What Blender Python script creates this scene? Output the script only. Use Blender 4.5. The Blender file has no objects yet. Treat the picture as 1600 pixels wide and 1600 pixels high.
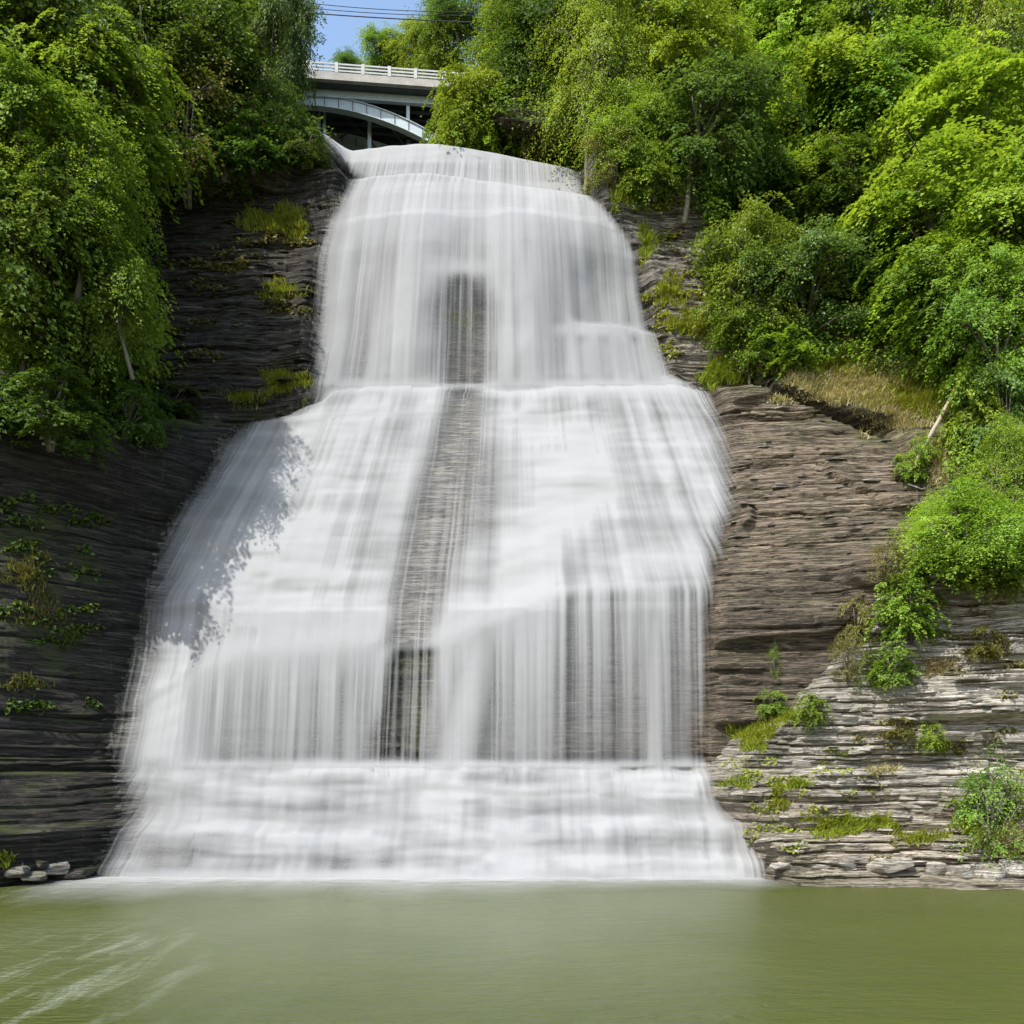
import bpy, math, random
import numpy as np
from mathutils import Vector

# ------------------------------------------------------------------ camera, sky, sun, exposure
F, YH, HC = 1500.0, 1220.0, 5.2            # focal length in photo pixels, horizon row, camera height (m)
sc = bpy.context.scene
cam_d = bpy.data.cameras.new('camera')
cam = bpy.data.objects.new('camera', cam_d)
sc.collection.objects.link(cam)
cam.location = (0, 0, HC)
cam.rotation_euler = (math.radians(90), 0, 0)
cam_d.sensor_width = 36.0
cam_d.lens = 36.0 * F / 1600.0
cam_d.shift_y = (YH - 800.0) / 1600.0
cam_d.clip_end = 2000
sc.camera = cam

SUN_TO = Vector((-0.44, -0.52, 0.80)).normalized()   # direction towards the sun
world = bpy.data.worlds.new('World'); sc.world = world; world.use_nodes = True
wn = world.node_tree; bg = wn.nodes['Background']
sky = wn.nodes.new('ShaderNodeTexSky'); sky.sky_type = 'NISHITA'; sky.sun_disc = False
sky.sun_elevation = math.asin(SUN_TO.z)
sky.sun_rotation = math.atan2(SUN_TO.x, SUN_TO.y)
sky.altitude = 100; sky.air_density = 1.3; sky.dust_density = 2.0; sky.ozone_density = 1.0
wn.links.new(sky.outputs[0], bg.inputs['Color']); bg.inputs['Strength'].default_value = 0.15
sun_d = bpy.data.lights.new('sun', 'SUN'); sun_d.energy = 3.1; sun_d.angle = math.radians(0.5)
sun_d.color = (1.0, 0.97, 0.915)
sun = bpy.data.objects.new('sun', sun_d); sc.collection.objects.link(sun)
sun.rotation_euler = (-SUN_TO).to_track_quat('-Z', 'Y').to_euler()
sun.location = (-40, -30, 90)
vs = sc.view_settings
vs.view_transform = 'Standard'; vs.look = 'None'; vs.gamma = 1.0; vs.exposure = 1.0
try: vs.use_curve_mapping = False
except Exception: pass
sc.cycles.use_denoising = True
sc.cycles.transparent_max_bounces = 16
sc.cycles.max_bounces = 8
sc.cycles.transmission_bounces = 6
sc.cycles.sample_clamp_indirect = 4.0

# ------------------------------------------------------------------ helpers
COL = sc.collection
def PX(px, Y): return (np.asarray(px, float) - 800.0) * Y / F
def PZ(py, Y): return HC + (YH - np.asarray(py, float)) * Y / F
def lerp(a, b, t): return a + (b - a) * t
def sstep(a, b, x):
    t = np.clip((x - a) / (b - a), 0, 1); return t * t * (3 - 2 * t)

def _h(ix, iy, seed=0):
    with np.errstate(over='ignore'):
        n = (ix.astype(np.int64) * 374761393 + iy.astype(np.int64) * 668265263 + seed * 974634777) & 0xffffffff
        n = ((n ^ (n >> 13)) * 1274126177) & 0xffffffff
        n = n ^ (n >> 16)
    return (n & 0xffffff) / float(0xffffff)
def vnoise(x, y, seed=0):
    x, y = np.broadcast_arrays(np.asarray(x, float), np.asarray(y, float))
    ix, iy = np.floor(x), np.floor(y); fx, fy = x - ix, y - iy
    fx = fx * fx * (3 - 2 * fx); fy = fy * fy * (3 - 2 * fy)
    a = _h(ix, iy, seed); b = _h(ix + 1, iy, seed); c = _h(ix, iy + 1, seed); d = _h(ix + 1, iy + 1, seed)
    return a + (b - a) * fx + (c - a) * fy + (a - b - c + d) * fx * fy
def fbm(x, y, oct=4, seed=0):
    s = 0; a = 0.5; t = 0
    for k in range(oct):
        s = s + a * vnoise(x * 2 ** k, y * 2 ** k, seed + k * 17); t += a; a *= 0.5
    return s / t

def mesh_np(name, verts, faces, smooth=False, uv=None, attrs=None):
    """verts (n,3); faces (m,4) or (m,3) int array"""
    me = bpy.data.meshes.new(name)
    verts = np.asarray(verts, np.float32); faces = np.asarray(faces, np.int32)
    me.vertices.add(len(verts)); me.vertices.foreach_set('co', verts.ravel())
    k = faces.shape[1]
    me.loops.add(faces.size); me.loops.foreach_set('vertex_index', faces.ravel())
    me.polygons.add(len(faces))
    me.polygons.foreach_set('loop_start', np.arange(0, faces.size, k, dtype=np.int32))
    me.polygons.foreach_set('loop_total', np.full(len(faces), k, np.int32))
    if smooth: me.polygons.foreach_set('use_smooth', np.ones(len(faces), bool))
    me.update(calc_edges=True); me.validate()
    if uv is not None:
        l = me.uv_layers.new(name='UVMap'); l.data.foreach_set('uv', np.asarray(uv, np.float32)[faces.ravel()].ravel())
    for an, av in (attrs or {}).items():
        a = me.attributes.new(an, 'FLOAT', 'POINT'); a.data.foreach_set('value', np.asarray(av, np.float32).ravel())
    return me
def link(name, me, mat=None, parent=None):
    o = bpy.data.objects.new(name, me); COL.objects.link(o)
    if mat is not None:
        if len(me.materials) == 0: me.materials.append(mat)
        o.material_slots[0].link = 'OBJECT'; o.material_slots[0].material = mat
    if parent is not None: o.parent = parent
    return o
def tag(o, label=None, cat=None, group=None, kind=None):
    if label: o['label'] = label
    if cat: o['category'] = cat
    if group: o['group'] = group
    if kind: o['kind'] = kind
    return o
def empty(name, loc, rz=0):
    o = bpy.data.objects.new(name, None); COL.objects.link(o)
    o.location = loc; o.rotation_euler = (0, 0, rz); o.empty_display_size = 0.3
    return o
def grid_faces(nr, nc):
    i = np.arange(nr - 1)[:, None] * nc + np.arange(nc - 1)[None, :]
    return np.stack([i, i + 1, i + nc + 1, i + nc], -1).reshape(-1, 4)

class MB:
    """collects boxes and tubes into one mesh"""
    def __init__(s): s.v = []; s.f = []
    def box(s, a, b):
        n = len(s.v); (x0, y0, z0), (x1, y1, z1) = a, b
        s.v += [(x0,y0,z0),(x1,y0,z0),(x1,y1,z0),(x0,y1,z0),(x0,y0,z1),(x1,y0,z1),(x1,y1,z1),(x0,y1,z1)]
        s.f += [[n+i for i in q] for q in ((0,3,2,1),(4,5,6,7),(0,1,5,4),(1,2,6,5),(2,3,7,6),(3,0,4,7))]
        return s
    def tube(s, pts, rad, k=6):
        pts = [Vector(p) for p in pts]; n0 = len(s.v)
        for i, p in enumerate(pts):
            d = (pts[min(i + 1, len(pts) - 1)] - pts[max(i - 1, 0)]).normalized()
            a = d.orthogonal().normalized() if i == 0 else (a - d * a.dot(d)).normalized()
            b = d.cross(a); r = rad[i] if hasattr(rad, '__len__') else rad
            for j in range(k):
                t = 2 * math.pi * j / k; q = p + (a * math.cos(t) + b * math.sin(t)) * r; s.v.append(tuple(q))
        for i in range(len(pts) - 1):
            for j in range(k):
                s.f.append([n0 + i*k + j, n0 + i*k + (j+1) % k, n0 + (i+1)*k + (j+1) % k, n0 + (i+1)*k + j])
        for e in (0, len(pts) - 1):
            c = len(s.v); s.v.append(tuple(pts[e]))
            for j in range(k):
                t = [c, n0 + e*k + j, n0 + e*k + (j+1) % k]
                s.f.append(t if e else t[::-1])
        return s
    def mesh(s, name, smooth=False):
        me = bpy.data.meshes.new(name); me.from_pydata(s.v, [], s.f); me.update()
        if smooth: me.polygons.foreach_set('use_smooth', np.ones(len(me.polygons), bool))
        return me

# ------------------------------------------------------------------ materials
class NT:
    def __init__(s, name):
        s.m = bpy.data.materials.new(name); s.m.use_nodes = True; s.t = s.m.node_tree
        s.t.nodes.clear(); s.out = s.n('ShaderNodeOutputMaterial')
    def n(s, t, **kw):
        x = s.t.nodes.new(t)
        for k, v in kw.items(): setattr(x, k, v)
        return x
    def l(s, a, b): s.t.links.new(a, b)
    def noise(s, vec, scale, detail=4, rough=0.55, dist=0.0):
        x = s.n('ShaderNodeTexNoise'); x.inputs['Scale'].default_value = scale
        x.inputs['Detail'].default_value = detail; x.inputs['Roughness'].default_value = rough
        x.inputs['Distortion'].default_value = dist
        if vec is not None: s.l(vec, x.inputs['Vector'])
        return x.outputs['Fac']
    def mapping(s, vec, scale=(1,1,1), rot=(0,0,0), loc=(0,0,0)):
        x = s.n('ShaderNodeMapping'); x.inputs['Scale'].default_value = scale
        x.inputs['Rotation'].default_value = rot; x.inputs['Location'].default_value = loc
        s.l(vec, x.inputs['Vector']); return x.outputs[0]
    def ramp(s, fac, stops):
        x = s.n('ShaderNodeValToRGB'); e = x.color_ramp.elements
        while len(e) < len(stops): e.new(0.5)
        for el, (p, c) in zip(e, stops):
            el.position = p; el.color = (*c, 1) if hasattr(c, '__len__') else (c, c, c, 1)
        s.l(fac, x.inputs[0]); return x.outputs[0]
    def mix(s, fac, a, b, mode='MIX'):
        x = s.n('ShaderNodeMix', data_type='RGBA', blend_type=mode)
        for v, i in ((fac, x.inputs[0]), (a, x.inputs[6]), (b, x.inputs[7])):
            if isinstance(v, (int, float)): i.default_value = v
            elif isinstance(v, tuple): i.default_value = (*v, 1)
            else: s.l(v, i)
        return x.outputs[2]
    def math(s, op, a, b=None, clamp=False):
        x = s.n('ShaderNodeMath', operation=op, use_clamp=clamp)
        for v, i in ((a, x.inputs[0]), (b, x.inputs[1])):
            if v is None: continue
            if isinstance(v, (int, float)): i.default_value = v
            else: s.l(v, i)
        return x.outputs[0]
    def attr(s, name):
        x = s.n('ShaderNodeAttribute', attribute_name=name); return x
    def obj(s): return s.n('ShaderNodeTexCoord').outputs['Object']
    def pos(s): return s.n('ShaderNodeNewGeometry').outputs['Position']
    def bump(s, h, strength=0.5, dist=0.1):
        x = s.n('ShaderNodeBump'); x.inputs['Strength'].default_value = strength
        x.inputs['Distance'].default_value = dist; s.l(h, x.inputs['Height']); return x.outputs[0]
    def bsdf(s, color, rough=0.8, normal=None, spec=0.3, metal=0.0):
        x = s.n('ShaderNodeBsdfPrincipled')
        for v, k in ((color, 'Base Color'), (rough, 'Roughness'), (spec, 'Specular IOR Level'), (metal, 'Metallic')):
            if isinstance(v, tuple): x.inputs[k].default_value = (*v, 1)
            elif isinstance(v, (int, float)): x.inputs[k].default_value = v
            else: s.l(v, x.inputs[k])
        if normal is not None: s.l(normal, x.inputs['Normal'])
        return x.outputs[0]
    def done(s, sh): s.l(sh, s.out.inputs['Surface']); return s.m

def simple_mat(name, c1, c2, scale=3.0, rough=0.8, spec=0.3, bump=0.3, stretch=(1,1,1), metal=0.0):
    N = NT(name); v = N.mapping(N.obj(), stretch)
    a = N.noise(v, scale, 6); b = N.noise(v, scale * 7, 4)
    col = N.mix(N.ramp(a, [(0.3, 0.0), (0.7, 1.0)]), c1, c2)
    col = N.mix(0.25, col, N.ramp(b, [(0.3, 0.2), (0.75, 1.0)]), 'MULTIPLY')
    return N.done(N.bsdf(col, rough, N.bump(b, bump, 0.05), spec, metal))

def rock_mat(name, dark, mid, light, moss_c=(0.06, 0.085, 0.012), moss_amt=0.5, crack=1.0):
    N = NT(name); p = N.pos()
    st = N.mapping(p, (0.35, 0.35, 5.5)); st2 = N.mapping(p, (1.0, 1.0, 24.0))
    a = N.noise(st, 1.0, 8, 0.65, 0.3); b = N.noise(st2, 1.0, 6, 0.7); c = N.noise(p, 0.35, 5); d = N.noise(p, 9.0, 5, 0.7)
    col = N.ramp(a, [(0.33, dark), (0.5, mid), (0.68, light)])
    col = N.mix(N.ramp(c, [(0.35, 0.0), (0.7, 0.6)]), col, mid)
    col = N.mix(0.20 + 0.35 * min(1.0, crack), col, N.ramp(b, [(0.38, 0.12), (0.56, 1.0)]), 'MULTIPLY')
    col = N.mix(0.4, col, N.ramp(d, [(0.3, 0.45), (0.7, 1.0)]), 'MULTIPLY')
    for (sx, sz_, w, k) in ((0.16, 4.2, 0.010, 0.85), (0.35, 9.0, 0.016, 0.7), (0.10, 1.6, 0.006, 0.9)):
        cn = N.noise(N.mapping(p, (sx, sx, sz_), (0, 0, 0), (sx * 40, 3, sz_)), 1.0, 5, 0.55)
        ln = N.ramp(N.math('ABSOLUTE', N.math('SUBTRACT', cn, 0.5)), [(w * .35, 1.0), (w * 1.6, 0.0)])
        col = N.mix(N.math('MULTIPLY', ln, k * crack), col, (0.012, 0.010, 0.008))
        crk = ln if sx == 0.16 else N.math('MAXIMUM', crk, ln)
    tone = N.attr('tone').outputs['Fac']                # brown, iron stained beds
    col = N.mix(tone, col, N.mix(0.85, col, (0.84, 0.70, 0.55), 'MULTIPLY'))
    # white calcite and rusty seep streaks running down the face
    sk = N.noise(N.mapping(p, (2.2, 2.2, 0.16)), 1.0, 5, 0.6)
    col = N.mix(N.math('MULTIPLY', N.ramp(sk, [(0.6, 0.0), (0.74, 1.0)]), 0.35), col, (0.30, 0.22, 0.13))
    wet = N.attr('wet').outputs['Fac']
    col = N.mix(N.math('MULTIPLY', wet, 0.62), col, N.mix(1.0, col, (0.22, 0.23, 0.24), 'MULTIPLY'))
    # moss where noise and upward faces allow
    nz = N.n('ShaderNodeSeparateXYZ'); N.l(N.n('ShaderNodeNewGeometry').outputs['Normal'], nz.inputs[0])
    mfac = N.math('ADD', N.math('MULTIPLY', nz.outputs[2], 0.30), N.noise(p, 0.5, 6, 0.6))
    mfac = N.math('ADD', mfac, N.math('MULTIPLY', N.attr('moss').outputs['Fac'], 0.34))
    mf = N.math('MULTIPLY', N.ramp(mfac, [(0.66, 0.0), (0.84, 1.0)]), moss_amt)
    col = N.mix(mf, col, N.mix(N.noise(p, 5, 4), tuple(x * 0.55 for x in moss_c), tuple(x * 1.4 for x in moss_c)))
    rough = N.math('SUBTRACT', 0.88, N.math('MULTIPLY', wet, 0.38))
    h = N.math('SUBTRACT', N.math('ADD', N.math('MULTIPLY', b, 1.0), N.math('MULTIPLY', d, 0.5)), N.math('MULTIPLY', crk, 1.2))
    return N.done(N.bsdf(col, rough, N.bump(h, 1.0, 0.16), 0.35))

M_CLIFF = rock_mat('shale_dark', (0.17, 0.15, 0.125), (0.38, 0.345, 0.295), (0.58, 0.535, 0.465), crack=0.7)
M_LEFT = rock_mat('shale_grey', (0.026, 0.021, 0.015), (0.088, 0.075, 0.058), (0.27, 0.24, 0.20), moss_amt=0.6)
M_BANK = rock_mat('shale_pale', (0.34, 0.29, 0.235), (0.63, 0.57, 0.48), (0.80, 0.76, 0.69), moss_amt=0.3, crack=0.35)
M_SOIL = rock_mat('hillside_soil', (0.05, 0.042, 0.03), (0.13, 0.105, 0.07), (0.22, 0.18, 0.12), (0.07, 0.10, 0.02), 0.9)
M_GRASSBANK = rock_mat('dry_grass_soil', (0.16, 0.13, 0.08), (0.28, 0.24, 0.14), (0.38, 0.34, 0.2), (0.14, 0.16, 0.04), 0.9)

def leaf_mat(name, c_dark, c_light, trans=0.35):
    N = NT(name)
    t = N.attr('tint').outputs['Fac']
    oi = N.n('ShaderNodeObjectInfo').outputs['Random']
    col = N.mix(t, c_dark, c_light)
    hs = N.n('ShaderNodeHueSaturation'); N.l(col, hs.inputs['Color'])
    N.l(N.math('ADD', 0.492, N.math('MULTIPLY', oi, 0.026)), hs.inputs['Hue'])
    N.l(N.math('ADD', 0.85, N.math('MULTIPLY', oi, 0.35)), hs.inputs['Value'])
    hs.inputs['Saturation'].default_value = 1.0
    col = hs.outputs[0]
    b = N.bsdf(col, 0.48, None, 0.35)
    tr = N.n('ShaderNodeBsdfTranslucent')
    N.l(N.mix(1.0, col, (1.25, 1.15, 0.5), 'MULTIPLY'), tr.inputs['Color'])
    mx = N.n('ShaderNodeMixShader'); mx.inputs[0].default_value = trans
    N.l(b, mx.inputs[1]); N.l(tr.outputs[0], mx.inputs[2])
    return N.done(mx.outputs[0])
L_BRIGHT = leaf_mat('leaf_bright', (0.11, 0.20, 0.022), (0.41, 0.52, 0.072), 0.46)
L_MID = leaf_mat('leaf_mid', (0.08, 0.155, 0.022), (0.30, 0.41, 0.055), 0.45)
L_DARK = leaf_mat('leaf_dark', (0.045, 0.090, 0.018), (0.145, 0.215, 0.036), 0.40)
L_BLUE = leaf_mat('leaf_blue_green', (0.065, 0.15, 0.035), (0.20, 0.31, 0.08), 0.40)
L_DRY = leaf_mat('leaf_dry', (0.10, 0.10, 0.025), (0.24, 0.22, 0.06), 0.35)
L_GRASS = leaf_mat('grass_blade', (0.15, 0.185, 0.018), (0.40, 0.44, 0.055), 0.4)
L_STRAW = leaf_mat('straw_blade', (0.25, 0.20, 0.09), (0.46, 0.40, 0.22), 0.3)
M_BARK = simple_mat('bark', (0.10, 0.085, 0.065), (0.20, 0.175, 0.14), 4, 0.9, 0.2, 0.6, (1, 1, 0.25))
M_DEAD = simple_mat('dead_wood', (0.30, 0.25, 0.18), (0.48, 0.42, 0.33), 4, 0.85, 0.2, 0.5, (1, 1, 0.3))
M_PALEWOOD = simple_mat('bleached_wood', (0.45, 0.44, 0.40), (0.62, 0.60, 0.55), 4, 0.85, 0.2, 0.3)

# ------------------------------------------------------------------ the lie of the land: Y (depth) as a function of X and Z
EDGE = np.array([  # photo row, left edge, right edge of the falling water
 (224,530,640),(231,512,680),(238,518,740),(250,535,895),(262,551,905),(270,552,910),(300,525,935),(330,505,965),(380,490,1000),(450,483,1016),(520,487,1040),
 (580,490,1050),(600,488,1085),(622,478,1116),(640,440,1124),(650,372,1126),(680,335,1135),(720,320,1141),(760,288,1146),(800,250,1142),
 (850,228,1131),(900,212,1119),(925,207,1109),(1000,196,1108),(1060,186,1105),(1100,178,1105),(1180,178,1100),(1200,188,1110),
 (1240,188,1118),(1270,184,1150),(1300,174,1186),(1340,160,1194),(1370,142,1202),(1390,120,1212)], float)
# nominal centre profile (row, depth) used to turn rows into heights
NOM = np.array([(226,71.5),(236,70),(250,68.7),(285,67.0),(300,65.2),(380,64.0),(600,62.6),(610,61.2),(760,58),(920,55),(1200,54.2),(1240,52.8),(1290,51.0),(1378,50.2),(1400,49.5)], float)
def nomY(py): return np.interp(py, NOM[:, 0], NOM[:, 1])
_ez = PZ(EDGE[:, 0], nomY(EDGE[:, 0]))
_el = PX(EDGE[:, 1], nomY(EDGE[:, 0])); _er = PX(EDGE[:, 2], nomY(EDGE[:, 0]))
_o = np.argsort(_ez)
def XL(Z): return np.interp(Z, _ez[_o], _el[_o])
def XR(Z): return np.interp(Z, _ez[_o], _er[_o])
LIP = np.array([(150,1120),(200,1110),(285,1062),(330,1036),(400,1020),(600,1004),(690,998),(760,965),(830,938),(900,916),(1108,905),(1700,895)], float)
def lipZ(X): return np.interp(X, PX(LIP[:, 0], 54.9), PZ(LIP[:, 1], 54.9))
def shelfZ(X): return np.interp(X, [-20, -14, -11.5, 12, 16, 24.5, 40], [28.2, 28.9, 30.5, 30.7, 30.0, 25.5, 24.0]) + 0.9 * (fbm(np.asarray(X, float) * .33 + 5, np.asarray(X, float) * 0, 3, 57) - .5)
_b = np.array([(1400,49.9),(1346,50.3),(1341,50.9),(1292,51.1),(1282,52.3),(1236,52.9),(1211,53.1),(1201,54.3)], float)
BZ, BY = PZ(_b[:, 0], _b[:, 1]), _b[:, 1]
ZB = BZ[-1]
_u = np.array([(30.6,63.0),(41.0,64.0),(45.0,65.2),(46.5,66.6),(47.1,68.2),(49.6,68.7),(50.1,69.4),(50.6,71.5),(51.2,75)], float)

def smooth_profile(X, Z):
    """depth of the bed the water runs over (no strata, no undercuts)"""
    X, Z = np.broadcast_arrays(X, Z)
    lz = lipZ(X); sz = shelfZ(X)
    base = np.interp(Z + 0.35 * (vnoise(X * 0.9, np.floor(Z * 1.6), 18) - .5) * sstep(0.3, 1, Z) + 1.5 * (fbm(X * 0.13, X * 0 + 7, 3, 15) - 0.5) * sstep(0.2, 1.2, Z) * (1 - sstep(4.6, 5.6, Z)), BZ, BY)
    # the base steps wander in plan
    base = base + 0.5 * (fbm(X * 0.35, X * 0 + 3, 3, 5) - 0.5) * sstep(0, 1.5, Z) + 0.02 * np.abs(X + 4)
    t = np.clip((Z - lz) / (sz - lz), 0, 1)
    slide = lerp(55.0, 61.6, 0.25 * t ** 0.6 + 0.75 * t) + 0.5 * (fbm(X * 0.2, Z * 0.25, 3, 9) - 0.5)
    curtain = lerp(54.45, 55.0, np.clip((Z - ZB) / np.maximum(lz - ZB, .1), 0, 1) ** 0.5)
    # shallow left end: stairs instead of a curtain
    stair = np.clip((Z - ZB) / np.maximum(lz - ZB, .1), 0, 1)
    stairs = 54.0 + (np.floor(stair * 4 + 0.35) / 4) * 1.4
    curtain = lerp(curtain, stairs, 1 - sstep(-19.5, -17.5, X))
    y = np.where(Z < ZB, base, np.where(Z < lz, curtain, slide))
    zz = Z + (sz < 30.4) * 0 + np.interp(X, [-12, -6, 0, 6], [-1.3, -1.2, -0.2, 0.6]) * sstep(44, 49, Z)
    dx = np.clip(X + 2.5, -13, 13)
    up = np.interp(np.maximum(zz, 30.6), _u[:, 0], _u[:, 1]) + 0.013 * dx * dx * sstep(30, 36, Z)
    # ledge half way up on the right of the upper fall
    up = up + 0.9 * sstep(3.5, 6, X) * sstep(35.6, 36.0, Z) * (1 - sstep(38, 43, Z)) - 0.35 * sstep(3.5, 6, X) * (1 - sstep(35.6, 36.0, Z))
    return np.where(Z < sz, y, up)

# layer boundaries
_r = np.random.RandomState(4)
def make_layers(lo, hi, z0=-3, z1=80):
    z = [z0]
    while z[-1] < z1: z.append(z[-1] + lo + (hi - lo) * _r.rand() ** 2)
    return np.array(z)
LAY_C = make_layers(0.07, 0.36); LAY_B = make_layers(0.05, 0.27)
def warp(X): return 0.9 * (fbm(X * 0.06, X * 0 + 1.3, 3, 21) - 0.5) + 0.012 * X
GRP = {}
def strata(X, Zw, LAY, seed):
    if id(LAY) not in GRP:
        R = np.random.RandomState(seed); GRP[id(LAY)] = (np.cumsum(R.rand(len(LAY) + 2) < 0.30), np.append(np.append(0.3, np.diff(LAY)), 0.3))
    gr, th = GRP[id(LAY)]
    i = np.clip(np.searchsorted(LAY, Zw), 0, len(gr) - 1); j = gr[i]; thin = th[np.clip(i, 0, len(th) - 1)]
    p = 0.62 * vnoise(X * 0.17 + j * 3.1, j * 7.7, seed) + 0.16 * vnoise(X * 0.9 + i * 5.3, i * 3.3, seed + 1)
    blk = _h(np.floor(X * 0.9 + _h(i, i * 0, seed + 5) * 9 + 0.8 * vnoise(X * 0.7, i, seed + 8)), i, seed + 2)      # broken blocks
    p = p + 0.24 * blk
    part_ = (thin < 0.125) * (_h(i, i * 0 + 3, seed + 6) < 0.62) * sstep(0.34, 0.46, vnoise(X * 0.23, i * 2.7, seed + 7))
    p = p - 0.50 * part_
    big = vnoise(Zw * 0.55, X * 0.07, seed + 3)
    return p - 0.42 + 0.8 * (big - 0.5)

def hill_start(X):
    return np.where(X < -4, np.interp(X, [-24, -17, -13], [45.4, 46.4, 49.0]), lerp(np.interp(X, [4, 9], [48.5, 45.5]), shelfZ(X) + 0.4, sstep(13, 17, X)))
def cliffY(X, Z, rock=True):
    X, Z = np.broadcast_arrays(np.asarray(X, float), np.asarray(Z, float))
    y = smooth_profile(X, Z)
    xl, xr = XL(Z), XR(Z); sz = shelfZ(X); lz = lipZ(X)
    inside = sstep(-0.6, 0.5, X - xl) * sstep(-0.6, 0.5, xr - X)
    if rock:
        und = inside * (0.28 + 0.42 * sstep(lz, lz + 1.2, Z) * (Z < sz) + 0.9 * np.exp(-((Z - sz + 0.3) / 0.9) ** 2) + 0.80 * (Z < ZB + .9) + 0.5 * np.exp(-((Z - lz) / 1.0) ** 2) + 0.45 * sstep(45, 46, Z) * (1 - sstep(49.4, 49.9, Z)) + 0.75 * ((Z > ZB) & (Z < lz)) * sstep(-19, -17, X) + 0.55 * sstep(sz + .3, sz + 1, Z) * (1 - sstep(40, 45, Z)))
        und = und + inside * 1.1 * sstep(0, 0.6, 2.5 - np.abs(X + 3.2)) * sstep(30.6, 31, Z) * (1 - sstep(37.5, 39, Z))   # alcove behind the upper fall
        y = y + und
    # beside the water the upper wall has no treads, it is a plain layered face
    out = np.maximum(sstep(0.2, 1.0, xl - X) * lerp(1.0, sstep(11.8, 13.2, -X), Z > 48), sstep(0.2, 1.0, X - xr) * lerp(1.0, sstep(4.8, 6.2, X), Z > 48)) * (Z > sz + 0.2)
    dx = np.clip(X + 2.5, -13, 13)
    y = lerp(y, np.interp(Z, [30, 34, 34.2, 41, 41.3, 45, 51], [62.4, 62.7, 63.3, 64.0, 64.7, 65.4, 66.6]) + 0.010 * dx * dx + 0.8 * (fbm(X * .3, Z * .12, 3, 88) - .5), out)
    # left: wall swings towards the viewer below the ledge
    d = np.maximum(0, xl - 0.4 - X)
    f = 1 - sstep(24.0, 30.0, Z + 0.15 * (X + 22))
    y = y - (1.40 * np.minimum(d, 4) + 0.95 * np.maximum(d - 4, 0)) * f
    d2 = np.maximum(0, -24 - X) * sstep(24, 31, Z)
    y = y - 0.7 * d2
    # above the cliffs, outside the channel: wooded slopes leaning back
    cl_ = -12.5 - 8 * sstep(51.5, 56, Z); cr_ = 5.8 - 8.5 * sstep(51.2, 54.5, Z)
    side = 1 - sstep(-1, 1, X - cl_) * (1 - sstep(-1, 1, X - cr_))
    yl = 65.6 + 0.62 * (Z - 46) - 0.5 * np.maximum(0, -20 - X)
    zr = sz + 0.4
    yr = 61.75 - 0.22 * np.maximum(0, X - 12) - 0.25 * np.maximum(0, X - 21) + 0.75 * (Z - zr)
    top = np.where(X < -4, yl, lerp(65.5 + 0.55 * (Z - 45), yr, sstep(13, 17, X)))
    top = np.maximum(top, 40)
    start = hill_start(X)
    y = np.where((Z > start), lerp(y, top, side * sstep(0, 1.0, Z - start)), y)
    far = (1 - side) * sstep(51.8, 52.8, Z)
    y = lerp(y, 100 + 0 * y, far)
    # right: slab swings slightly forward
    y = y - 0.22 * np.maximum(0, X - 12) * (Z < sz + 0.4)
    return y
BEDGE = np.array([(1385,1222),(1345,1214),(1300,1206),(1270,1180),(1240,1150),(1205,1146),(1180,1178),(1120,1240),(1090,1285),(1000,1345),(900,1408),(862,1440),(780,1452),(700,1442),(660,1400),(620,1300),(590,1230),(540,1200)], float)
def bank_plane(X, Z):
    return 48.7 + 0.27 * Z - 0.10 * (X - 12) + 0.40 * np.maximum(0, Z - 17) - 0.25 * np.maximum(0, X - 24)
_bx, _bz = [], []
for py, px in BEDGE:
    Y = 50.0
    for _ in range(20): Y = bank_plane(PX(px, Y), PZ(py, Y))
    _bx.append(float(PX(px, Y))); _bz.append(float(PZ(py, Y)))
_bx, _bz = np.array(_bx), np.array(_bz)
def bankY(X, Z):
    X, Z = np.broadcast_arrays(np.asarray(X, float), np.asarray(Z, float))
    xb = np.interp(Z, _bz, _bx) + 0.9 * (vnoise(Z * 0.8, Z * 0 + 2, 31) - 0.5)
    y = bank_plane(X, Z) + 2.4 * np.maximum(0, xb - X)
    # broad ledges: grassy step low down, overhanging beds further up on the right
    y = y + 0.9 * sstep(2.2, 2.6, Z) + 0.8 * sstep(5.6, 5.9, Z) * (1 - sstep(8, 12, Z)) - 0.9 * sstep(8.3, 8.8, Z) * sstep(19, 23, X)
    y = y + 2.2 * (fbm(X * 0.2, Z * 0.22, 3, 44) - 0.5)
    y = y - 1.2 * (1 - sstep(0, 0.9, Z)) * sstep(12.5, 14, X)
    return y
AMP_C = 0.30
def cliff_full(X, Z):
    zw = Z + warp(X) + 0.30 * (fbm(X * 0.45, Z * 0.7, 3, 120) - 0.5); xl, xr = XL(Z), XR(Z)
    inside = sstep(-0.6, 0.8, X - xl) * sstep(-0.6, 0.8, xr - X)
    onhill = sstep(0, 1.2, Z - hill_start(X))
    slab = sstep(0, 1, X - xr) * (Z < shelfZ(X))                         # smoother slope right of the water
    lowl = (X < xl) * (1 - sstep(25, 29, Z))
    amp = lerp(0.62, 0.16, inside) * (1 - 0.7 * onhill) * (1 - 0.15 * slab) * (1 - 0.35 * lowl)
    und2 = slab * (0.55 * (fbm(X * 0.25 - Z * .1, Z * 0.35, 2, 130) - 0.5) - 0.6 * sstep(.55, .62, vnoise(X * .16 + Z * .1, Z * .42, 131)))
    return cliffY(X, Z) + und2 - amp * strata(X, zw, LAY_C, 3) - onhill * 1.2 * (fbm(X * 0.25, Z * 0.25, 3, 70) - 0.5)
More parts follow.
